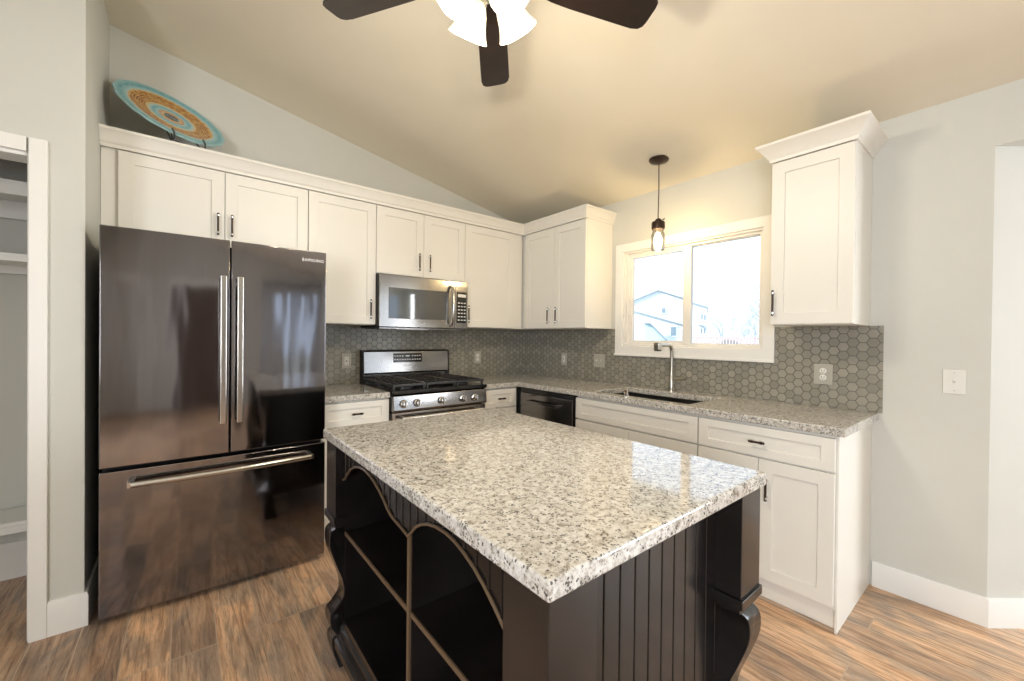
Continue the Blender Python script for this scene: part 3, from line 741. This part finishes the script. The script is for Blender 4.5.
# microwave
mw = thing('microwave', 'stainless over-range microwave hung above the gas range', 'microwave', (-1.751, -.009, 0))
MWW = .758
MB().box(.0, MWW, -.355, -.0, 1.356, 1.748, 'blackm').build('body', mw)
dm = MB(); dm.grid([.006, .075, .560, .635], [1.360, 1.425, 1.650, 1.744], lambda x, z: not (.075 < x < .560 and 1.425 < z < 1.650), -.385, -.356, 'steel', plane='xz')
dm.box(.070, .565, -.380, -.36, 1.42, 1.655, 'glasspane_dark')
dmo = dm.build('door', mw, bevel=.003)
cpn = MB(); cpn.box(.637, MWW-.002, -.385, -.356, 1.360, 1.744, 'steel').box(.650, MWW-.016, -.3862, -.38, 1.405, 1.66, 'black')
cpo = cpn.build('control_panel', mw, bevel=.002)
for r0 in range(6):
    for c0 in range(3): MB().box(.662+c0*.028, .680+c0*.028, -.3868, -.386, 1.425+r0*.028, 1.434+r0*.028, 'text').build('key', cpo)
MB().box(.662, .738, -.3868, -.386, 1.618, 1.642, 'text').build('display', cpo)
pts = [(.590, -.388, 1.700), (.590, -.415, 1.685), (.590, -.435, 1.63), (.590, -.442, 1.54), (.590, -.435, 1.45), (.590, -.415, 1.395), (.590, -.388, 1.380)]
MB().tube(pts, [.010, .011, .013, .014, .013, .011, .010], 'handle', 14).build('handle', dmo)
text('logo', 'SAMSUNG', .015, dmo, (.33, -.3856, 1.392), FRONT)
MB().box(.02, MWW-.02, -.345, -.02, 1.346, 1.356, 'dsteel').box(.20, .42, -.34, -.24, 1.342, 1.347, 'trim').build('vent_grille', mw, bevel=.001)

# ================================================================== ISLAND
IX0, IX1, IY0, IY1 = -2.410, -1.553, -2.860, -1.545
il = thing('kitchen_island', 'black kitchen island with arched bookshelves and beadboard end', 'kitchen island', (-1.978, -2.2075, 0))
il['_org'] = (-1.978, -2.2075, 0)
PX0, PX1, PY0, PY1 = IX0+.012, IX1-.012, IY0+.012, IY1-.012
PW = .12
def leg_profile(z):
    # outward bulge of the turned-out scroll leg below the post, 0..1 heights
    P = [(0, -.024), (.05, -.008), (.10, -.002), (.130, -.012), (.150, .000), (.20, .003), (.222, -.010), (.28, -.034), (.335, -.032), (.40, -.012), (.46, .005), (.505, .007), (.53, .0), (.549, -.018)]
    for k in range(len(P)-1):
        if P[k][0] <= z <= P[k+1][0]:
            a, b2 = P[k], P[k+1]; h_ = b2[0]-a[0]; t_ = (z-a[0])/h_
            q0 = P[max(k-1, 0)]; q1 = P[min(k+2, len(P)-1)]
            m0 = (b2[1]-q0[1])/(b2[0]-q0[0])*h_; m1 = (q1[1]-a[1])/(q1[0]-a[0])*h_
            return (2*t_**3-3*t_**2+1)*a[1]+(t_**3-2*t_**2+t_)*m0+(3*t_**2-2*t_**3)*b2[1]+(t_**3-t_**2)*m1
    return 0
def leg(cx, cy, sx, sy):
    # sx, sy: direction towards the outside corner
    ox, oy = cx+sx*PW/2, cy+sy*PW/2           # outer corner
    g = MB(); g.box(cx-PW/2, cx+PW/2, cy-PW/2, cy+PW/2, .592, .8755, 'isl')
    e_ = .010
    g.box(cx-PW/2-e_*.6, cx+PW/2+e_*.6, cy-PW/2-e_*.6, cy+PW/2+e_*.6, .566, .592, 'isl')
    g.box(cx-PW/2+.004, cx+PW/2-.004, cy-PW/2+.004, cy+PW/2-.004, .548, .566, 'isl')
    # scroll leg: stack of square rings whose outer sides swing in and out
    n = 84; vs = []; fs = []
    for i in range(n+1):
        z = .548*i/n; o_ = leg_profile(z)
        wd = .086
        X1, Y1 = ox+sx*o_, oy+sy*o_; X0, Y0 = X1-sx*wd, Y1-sy*wd
        ch = .012
        vs += [(X0, Y0, z), (X1, Y0, z), (X1, Y1-sy*ch, z), (X1-sx*ch, Y1, z), (X0, Y1, z)]
    for i in range(n):
        for k in range(5): fs.append((i*5+k, i*5+(k+1) % 5, (i+1)*5+(k+1) % 5, (i+1)*5+k))
    fs += [tuple(range(5)), tuple(range(n*5, n*5+5))]
    g.add(vs, fs, 'isl')
    return g.build('leg', il, world=True, sharp=50, bevel=.002, seg=2)
cxs = (PX0+PW/2, PX1-PW/2); cys = (PY0+PW/2, PY1-PW/2)
for i, sx in ((0, -1), (1, 1)):
    for j, sy in ((0, -1), (1, 1)): leg(cxs[i], cys[j], sx, sy)
tag(MB().box(IX0, IX1, IY0, IY1, CTZ0, CTZ1, 'granite').build('countertop', None, bevel=.007, seg=3), 'large rectangular speckled granite slab topping the black island', 'countertop')
# bookcase body
BX = PX0+.036            # plane of the bookcase front
BYN = PY0+.080           # plane of the beadboard end
b0, b1 = PY0+PW, PY1-PW  # between the posts along y
c = MB()
c.box(PX1-.03, PX1-.045, BYN+.02, PY1-.02, .16, .8755, 'isl')        # right side
c.box(-2.02, -2.035, BYN+.02, PY1-.03, .19, .8755, 'isl')            # bookcase back
c.box(BX+.004, PX1-.045, PY1-.045, PY1-.03, .16, .8755, 'isl')       # far end
c.box(BX+.004, PX1-.045, BYN+.002, BYN+.02, .10, .8755, 'isl')
c.box(BX+.004, -2.035, b0-.012, b0+.002, .19, .8755, 'isl')
c.box(BX+.004, -2.035, b1-.002, b1+.012, .19, .8755, 'isl')
c.box(BX+.002, PX1-.045, BYN+.02, PY1-.045, .172, .192, 'isl')
c.build('cabinet_box', il, world=True)
# beadboard end panel: boards with grooves between
m = MB(); x = PX0+PW-.004
while x < PX1-.02:
    xe = min(x+.0545, PX1-.02)
    m.box(x+.0018, xe-.0018, BYN-.010, BYN+.001, .10, .875, 'isl')
    m.tube([(x+.001, BYN-.004, .10), (x+.001, BYN-.004, .875)], .0035, 'isl', 8)
    x = xe
m.box(PX0+PW-.004, PX1-.02, BYN-.003, BYN+.002, .10, .8755, 'isl')
m.build('beadboard_panel', il, world=True, bevel=.0025, seg=2)
# arched valance: beadboard infill above two arches, moulded bead along the arch
arch = [(b1+.004, .733), (-1.695, .742), (-1.716, .760), (-1.76, .795), (-1.81, .817), (-1.86, .829), (-1.91, .834), (-1.96, .829), (-2.0, .820), (-2.04, .806), (-2.085, .786), (-2.115, .768), (-2.14, .758), (-2.18, .752), (-2.22, .748), (-2.256, .742),
        (-2.262, .742), (-2.285, .762), (-2.31, .785), (-2.34, .802), (-2.375, .816), (-2.42, .826), (-2.47, .829), (-2.51, .825), (-2.55, .815), (-2.59, .800), (-2.625, .781), (-2.66, .758), (-2.69, .735), (b0-.004, .705)]
m = MB(); n = len(arch); vs = []; fs = []
for (y, z) in arch:
    vs += [(BX-.002, y, z), (BX-.002, y, .8755), (BX+.014, y, z), (BX+.014, y, .8755)]
for i in range(n-1):
    a, b2 = 4*i, 4*i+4
    fs += [(a, a+1, b2+1, b2), (a+2, b2+2, b2+3, a+3), (a, b2, b2+2, a+2)]
m.add(vs, fs, 'isl')
# bead ribs (tongue-and-groove look)
y = b1-.02
def zarch(yy):
    for (ya, za), (yb, zb) in zip(arch, arch[1:]):
        if yb <= yy <= ya: return za+(zb-za)*(ya-yy)/(ya-yb+1e-9)
    return .75
while y > b0:
    m.cyl((BX-.003, y, zarch(y)+.004), (BX-.003, y, .875), .003, 'isl', 6); y -= .047
m.build('arched_valance', il, world=True, smooth=False)
MB().tube([(BX-.006, y_, z_) for y_, z_ in arch], .0042, 'gold', 8).build('arch_bead', il, world=True)
MB().box(BX-.005, BX+.004, -2.2655, -2.2525, .192, .745, 'gold').box(BX+.004, -2.04, -2.265, -2.253, .192, .80, 'isl').build('divider', il, world=True, bevel=.002)
for ya, yb in ((-2.2525, b1-.002), (b0+.002, -2.2655)):
    s_ = MB(); s_.box(BX+.004, -2.036, ya, yb, .518, .534, 'isl').box(BX-.0, BX+.004, ya, yb, .519, .533, 'gold'); s_.build('shelf', il, world=True)
# shelf-pin holes on the bookcase back
m = MB()
for yy in (-1.86, -2.44):
    for k in range(4): MB().lathe([(0, 0), (.003, 0), (.003, .002), (0, .002)], (-2.0365, yy, .70-k*.032), 'nickel', 8, (-1, 0, 0)).build('shelf_pin', il, world=True)
# stepped base moulding between the legs
BP = [(-.02, .085), (.030, .085), (.032, .118), (.024, .124), (.024, .136), (.014, .142), (.012, .158), (.004, .165), (.002, .190), (-.02, .190)]
m = MB(); m.sweep([(BX, b1+.01), (BX, b0-.01)], BP, 'isl', 1)
m.build('base_moulding', il, world=True)
m = MB(); m.sweep([(PX0+PW-.01, BYN-.008), (PX1-PW+.01, BYN-.008)], BP, 'isl', 1)
m.build('base_moulding', il, world=True)

# ================================================================== FITTINGS
def wallplate(name, label, cat, loc, rz, w, kind):
    r_ = thing(name, label, cat, loc, rz)
    mat = 'ivory' if kind == 'toggle_white' else 'plate'
    MB().box(-w/2, w/2, -.006, 0, -.0575, .0575, mat).build('cover_plate', r_, bevel=.002)
    if kind == 'duplex':
        for z in (-.019, .019):
            rc = MB().lathe([(.0165, 0), (.0165, .0025), (.015, .0035), (0, .0035)], (0, -.006, z), 'ivory', 20, (0, -1, 0)).build('receptacle', r_)
            q = MB()
            q.box(-.0075, -.0050, -.0102, -.009, z-.001, z+.008, 'slot').box(.0050, .0075, -.0102, -.009, z-.001, z+.008, 'slot').box(-.002, .002, -.0102, -.009, z-.010, z-.006, 'slot')
            q.build('slots', rc)
    elif kind == 'gfci':
        rc = MB().box(-.0165, .0165, -.009, -.006, -.033, .033, 'ivory').build('receptacle', r_, bevel=.001)
        q = MB().box(-.006, .006, -.0098, -.009, -.005, .005, 'slot')
        for z in (-.02, .02): q.box(-.0075, -.0050, -.0098, -.0088, z-.004, z+.004, 'slot').box(.0050, .0075, -.0098, -.0088, z-.004, z+.004, 'slot')
        q.build('slots', rc)
    elif kind in ('toggle_white', 'double'):
        for x in ((0,) if kind == 'toggle_white' else (-.023, .023)):
            sw = MB().box(x-.006, x+.006, -.008, -.006, -.012, .012, mat).build('switch_slot', r_, bevel=.0005)
            MB().prism([(-.006, -.008), (-.018, .004), (-.018, .009), (-.006, .006)], 'yz', x-.004, x+.004, 'ivory').build('toggle', sw, bevel=.0005)
    for x in ((0,) if kind != 'double' else (-.023, .023)):
        for z in ((-.042, .042) if kind != 'duplex' else (0,)):
            MB().lathe([(0, 0), (.003, 0), (.003, .001), (0, .0012)], (x, -.006, z), 'nickel', 10, (0, -1, 0)).build('screw', r_)
wallplate('wall_outlet', 'outlet on the backsplash between the fridge and the range', 'outlet', (-1.86, -.0085, 1.093), 0, .073, 'gfci')
wallplate('wall_outlet', 'outlet on the backsplash right of the range, left of the corner', 'outlet', (-.632, -.0085, 1.095), 0, .073, 'duplex')
wallplate('wall_outlet', 'outlet under the corner cabinet, just left of the double switch', 'outlet', (-.0085, -.566, 1.09), -PI/2, .073, 'gfci')
wallplate('light_switch', 'double light switch on the backsplash left of the window', 'light switch', (-.0085, -.989, 1.095), -PI/2, .116, 'double')
wallplate('wall_outlet', 'taupe duplex outlet on the backsplash right of the window', 'outlet', (-.0085, -2.60, 1.099), -PI/2, .088, 'duplex')
wallplate('light_switch', 'single white light switch on the bare grey wall at right', 'light switch', (-.0005, -3.108, 1.102), -PI/2, .076, 'toggle_white')

# platter and its easel on top of the cabinets
PT, PYW, PR = .765, .42, .259
pc = Vector((-2.909, -.19, 2.366+PR*math.cos(PT)))
pl = bpy.data.objects.new('platter_tmp', None)
vs = []; fs = []; NN = 192; rings = [(0, .0), (.3, .0), (.55, .004), (.72, .012), (.80, .018), (.92, .020), (1.0, .024)]
def sc(k, f): return 1+.010*math.sin(k/NN*2*PI*16)*max(0, (f-.7)/.3)
for side in (0, 1):
    for f, h in rings:
        for k in range(NN):
            a = 2*PI*k/NN; rr = PR*f*sc(k, f); vs.append((rr*math.cos(a), rr*math.sin(a), h-(side*.007)))
RN = len(rings)
for sd_ in (0, 1):
    for i in range(RN-1):
        for k in range(NN):
            a = (sd_*RN+i)*NN; b2 = a+NN; q = (a+k, a+(k+1) % NN, b2+(k+1) % NN, b2+k); fs.append(q if sd_ == 0 else q[::-1])
a = (RN-1)*NN; b2 = (2*RN-1)*NN
for k in range(NN): fs.append((a+k, a+(k+1) % NN, b2+(k+1) % NN, b2+k))
bpy.data.objects.remove(pl)
g = MB(); g.add(vs, fs, 'platter')
po = g.build('platter', None, sharp=60)
nrm = Vector((math.sin(PYW)*math.cos(PT), -math.cos(PYW)*math.cos(PT), math.sin(PT)))
e1 = Vector((math.cos(PYW), math.sin(PYW), 0)); e2 = nrm.cross(e1)
Mx = Matrix((e1, e2, nrm)).transposed().to_4x4(); Mx.translation = pc; po.matrix_world = Mx
tag(po, 'round turquoise and amber painted platter leaning above the fridge cabinets', 'platter')
# easel
CTOP = 2.348
es = thing('plate_stand', 'small black metal easel holding the turquoise platter', 'plate stand', (pc.x, pc.y, CTOP))
def L(a_, b_, c_): # platter-plane coordinates -> easel local
    return tuple(pc+e1*a_+e2*b_+nrm*c_-Vector((pc.x, pc.y, CTOP)))
for s_ in (-1, 1):
    bt = L(s_*.075, -.252, -.012); ft = L(s_*.075, -.262, .030); tp = L(s_*.075, -.225, .036)
    m = MB(); m.tube([(bt[0], bt[1], .004), (ft[0], ft[1], .004), tuple(Vector(ft)+Vector((0, 0, .006))), tp], .0045, 'iron', 8)
    m.tube([L(s_*.075, -.252, -.014), L(s_*.06, -.05, -.016), L(s_*.02, .09, -.016)], .004, 'iron', 8)
    m.build('prong', es)
hi = L(0, .09, -.018)
MB().tube([hi, (hi[0]+.03, hi[1]+.03, hi[2]*.5), (hi[0]+.04, min(hi[1]+.045, -pc.y-.02), .004)], .004, 'iron', 8).build('back_strut', es)
MB().tube([L(-.075, -.252, -.014), L(.075, -.252, -.014)], .004, 'iron', 8).build('cross_bar', es)

# pendant lamp
px, py = -.334, -1.747; zcl = zc(px)
pd = thing('pendant_lamp', 'small mason-jar pendant lamp hanging in front of the sink window', 'pendant lamp', (px, py, zcl))
J = 2.030-zcl
MB().lathe([(.066, -.004), (.066, -.012), (.058, -.022), (.03, -.030), (.008, -.036), (0, -.036)], (0, 0, .010), 'bronze', 32).build('canopy', pd)
MB().tube([(0, 0, -.02), (0.003, 0, -.2), (0, 0.002, J+.075)], .0035, 'bronze', 8).build('cord', pd)
MB().lathe([(.008, .080), (.018, .074), (.022, .060), (.040, .056), (.044, .048), (.044, .012), (.040, .008), (.040, .004), (0, .004)], (0, 0, J), 'bronze', 28).tube([(.036, .0, J+.056), (.038, .0, J+.075), (.030, -.03, J+.08), (.0, -.04, J+.062)], .003, 'bronze', 6).build('cap', pd)
MB().lathe([(.036, .004), (.036, -.012), (.044, -.028), (.0445, -.125), (.040, -.138), (.0, -.140), (0, -.137), (.038, -.135), (.042, -.124), (.0415, -.030), (.0335, -.014), (.0335, .004)], (0, 0, J), 'jar', 32, caps=False).build('glass_jar', pd)
MB().lathe([(0, -.105), (.014, -.102), (.024, -.088), (.027, -.072), (.022, -.050), (.014, -.034), (.012, -.02)], (0, 0, J), 'bulb', 20).lathe([(.013, -.022), (.013, .004)], (0, 0, J), 'nickel', 16).build('bulb', pd)

# ceiling fan
fx, fy, fz_ = -2.037, -2.143, 2.57; zf = zc(fx)
fn = thing('ceiling_fan', 'dark five-blade ceiling fan with lit frosted glass shades', 'ceiling fan', (fx, fy, zf))
Z = fz_-zf
MB().lathe([(.075, .012), (.075, -.02), (.06, -.05), (.02, -.07), (0, -.07)], (0, 0, 0), 'bronze', 28).build('canopy', fn)
MB().cyl((0, 0, -.06), (0, 0, Z+.14), .013, 'bronze', 14).build('downrod', fn)
MB().lathe([(0, .16), (.03, .155), (.06, .14), (.11, .115), (.125, .08), (.125, .03), (.10, .005), (.07, -.005), (0, -.005)], (0, 0, Z), 'bronze', 36).build('motor_housing', fn)
kt = MB(); kt.lathe([(.07, -.006), (.062, -.04), (.045, -.06), (.045, -.085), (.03, -.10), (.012, -.108), (.010, -.125), (0, -.128)], (0, 0, Z), 'nickel', 28)
kt = kt.build('light_kit', fn)
for k in range(5):
    a = math.radians(51.3+72*k); ca, sa_ = math.cos(a), math.sin(a)
    out = []
    for rr, hw in ((.20, .045), (.26, .056), (.34, .062), (.50, .067), (.615, .070), (.645, .064), (.659, .050), (.663, .030)): out.append((rr, hw))
    poly = [(p, h_) for p, h_ in out]+[(p, -h_) for p, h_ in reversed(out)]
    pit = math.radians(11); vs = []
    for t_ in (0, .007):
        for p, w_ in poly:
            lx, ly, lz = p, w_*math.cos(pit), Z-w_*math.sin(pit)-t_
            vs.append((lx*ca-ly*sa_, lx*sa_+ly*ca, lz))
    n = len(poly)
    g = MB(); g.add(vs, [tuple(range(n)), tuple(range(n, 2*n))[::-1]]+[(i, (i+1) % n, n+(i+1) % n, n+i) for i in range(n)], 'fanblade')
    bl = g.build('blade', fn, bevel=.002)
    q = MB(); vs = []
    for t_ in (.0075, .011):
        for p, w_ in ((.10, .018), (.16, .014), (.21, .034), (.25, .036), (.25, -.036), (.21, -.034), (.16, -.014), (.10, -.018)):
            vs.append((p*ca-w_*math.cos(pit)*sa_, p*sa_+w_*math.cos(pit)*ca, Z-w_*math.sin(pit)-t_))
    q.add(vs, [tuple(range(8)), tuple(range(8, 16))[::-1]]+[(i, (i+1) % 8, 8+(i+1) % 8, 8+i) for i in range(8)], 'bronze').build('blade_iron', bl)
for k in range(4):
    a = math.radians(91+90*k-3); ca, sa_ = math.cos(a), math.sin(a)
    n0 = Vector((.062*ca, .062*sa_, Z-.070)); n1 = Vector((.132*ca, .132*sa_, Z-.172)); ax = (n1-n0).normalized()
    MB().tube([(.03*ca, .03*sa_, Z-.055), (.05*ca, .05*sa_, Z-.055), tuple(n0+ax*.006)], .009, 'nickel', 10).lathe([(.022, 0), (.024, .02), (.020, .022)], tuple(n0-ax*.004), 'nickel', 18, tuple(ax)).build('arm', kt)
    Ls = (n1-n0).length
    MB().lathe([(.024, .008), (.036, .022), (.046, .045), (.053, .075), (.062, .100), (.074, Ls), (.071, Ls), (.059, .100), (.050, .075), (.043, .045), (.033, .024), (.022, .012)], tuple(n0), 'shade', 32, tuple(ax), caps=False).build('glass_shade', kt)
    lc = Vector((fx, fy, zf))+n0+ax*(Ls+.02)
    point('fan_bulb_light', lc, 11.5, (1.0, .885, .70), .04)

# ================================================================== OUTSIDE
g = MB().box(.5, 90, -40, 60, -1.0, -.4, 'snow'); g = st('ground', g, smooth=False)
def far(name, label, cat, th, D, ym):
    a = math.radians(th); return thing(name, label, cat, (CX+D*math.cos(a)-ym*math.sin(a), CY+D*math.sin(a)+ym*math.cos(a), -.4), a)
def hwin(r_, y, z, w_, h_):
    f = MB().box(-.04, 0, y-w_/2-.05, y+w_/2+.05, z-h_/2-.05, z+h_/2+.05, 'siding').build('window', r_)
    MB().box(-.05, -.04, y-w_/2, y+w_/2, z-h_/2, z+h_/2, 'pane').build('pane', f)
def roofstrip(r_, pts, x1, th=.035):
    m = MB()
    for a, b2 in zip(pts, pts[1:]): m.prism([a, b2, (b2[0], b2[1]+th), (a[0], a[1]+th)], 'yz', -.12, x1, 'roof')
    m.build('roof', r_)
r_ = far('house', 'pale gabled neighbour house seen through the left window pane', 'house', 28.6, 19, 1.0)
MB().prism([(-.93, 0), (1.2, 0), (1.2, 3.32), (.05, 3.78), (-.93, 3.42)], 'yz', 0, 6, 'siding').build('walls', r_)
roofstrip(r_, [(1.3, 3.28), (.05, 3.79), (-.96, 3.42)], 6); hwin(r_, -.18, 2.93, .14, .2)
r_ = far('house', 'low pale garage wing with a sloping roofline in front of the gabled house', 'house', 28.6, 17.4, 1.0)
MB().prism([(-.93, 0), (1.1, 0), (1.1, 2.87), (-.93, 2.24)], 'yz', 0, 1.3, 'siding').build('walls', r_)
roofstrip(r_, [(1.15, 2.88), (-.96, 2.24)], 1.3); hwin(r_, -.62, 2.0, .2, .34)
r_ = far('shed', 'pale blue sloping shed beside the gabled neighbour house', 'shed', 28.6, 16, .9)
MB().prism([(-.34, 0), (.46, 0), (.46, 2.24), (.28, 2.24), (-.34, 1.58)], 'yz', 0, 1, 'sidingb').build('walls', r_)
roofstrip(r_, [(.48, 2.25), (.27, 2.25), (-.36, 1.58)], 1)
r_ = far('house', 'tall narrow house with small windows beyond the right window pane', 'house', 25.5, 30, .8)
m = MB(); m.prism([(-.58, 0), (.9, 0), (.9, 4.28), (-.58, 3.76)], 'yz', 0, 5, 'siding').box(-.6, 0, -1.05, -.58, 0, 2.0, 'siding'); m.build('walls', r_)
roofstrip(r_, [(.95, 4.29), (-.62, 3.75)], 5, .09)
m = MB(); m.prism([(-.45, 2.55), (-.05, 2.62), (-.05, 2.68), (-.45, 2.61)], 'yz', -.35, 0, 'roof'); m.build('porch_roof', r_)
for y, z in ((-.27, 3.2), (-.45, 3.15), (-.25, 2.25), (-.45, 2.25)): hwin(r_, y, z, .09, .32)
r_ = thing('fence', 'low brown wooden fence running below the trees outside the window', 'fence', (21.8, 5.6, -.4)); r_['_org'] = (22, 6.5, -.4)
m = MB()
m.box(22.03, 22.08, 2.5, 10.5, 1.36, 1.42, 'fence').box(22.03, 22.08, 2.5, 10.5, .3, .36, 'fence'); m.build('rails', r_, world=True)
m = MB(); y = 2.5
while y < 10.5: m.box(22, 22.03, y, y+.12, -.4, 1.46, 'fence'); y += .17
m.build('pickets', r_, world=True)
def tree(x, y, h, seed, label):
    rn = random.Random(seed); r_ = thing('bare_tree', label, 'tree', (x, y, -.4))
    tr = MB(); br = MB()
    tr.tube([(0, 0, 0), (rn.uniform(-.1, .1), rn.uniform(-.1, .1), h*.35), (rn.uniform(-.2, .2), rn.uniform(-.2, .2), h*.7)], [.11, .08, .035], 'bark', 6)
    def grow(p, dv, L_, rad, dep):
        q = p+dv*L_; mid = p+dv*L_*.5+Vector((rn.uniform(-1, 1), rn.uniform(-1, 1), rn.uniform(-.3, .6)))*L_*.07
        br.tube([p, mid, q], [rad, rad*.8, rad*.55], 'bark', 3 if dep > 1 else 5, caps=False)
        if dep < 4:
            for _ in range(3):
                nd = (dv+Vector((rn.uniform(-1, 1), rn.uniform(-1, 1), rn.uniform(-.2, .7)))*.62).normalized()
                grow(p+(q-p)*rn.uniform(.5, 1), nd, L_*.66, rad*.58, dep+1)
    for i in range(8):
        z = h*(.2+.5*i/7); a = rn.uniform(0, 2*PI)
        grow(Vector((0, 0, z)), Vector((math.cos(a)*.8, math.sin(a)*.8, .8)).normalized(), h*.22, .035, 0)
    tr.build('trunk', r_); br.build('branches', r_)
T = [(38, 15.1, 4.2, 'leftmost short bare bushy tree beyond the fence'), (44, 15.8, 5.0, 'second bare tree from the left beyond the fence'), (50, 16.6, 5.0, 'middle bare tree beyond the fence in the right pane'),
     (43, 13.2, 5.6, 'bare tree just left of the tallest tree outside'), (37, 10.2, 7.0, 'tallest bare winter tree at the right edge of the window')]
for i, (x, y, h_, lb) in enumerate(T): tree(x, y, h_, 11+i, lb)
for o in bpy.data.objects:
    if '_org' in o: del o['_org']
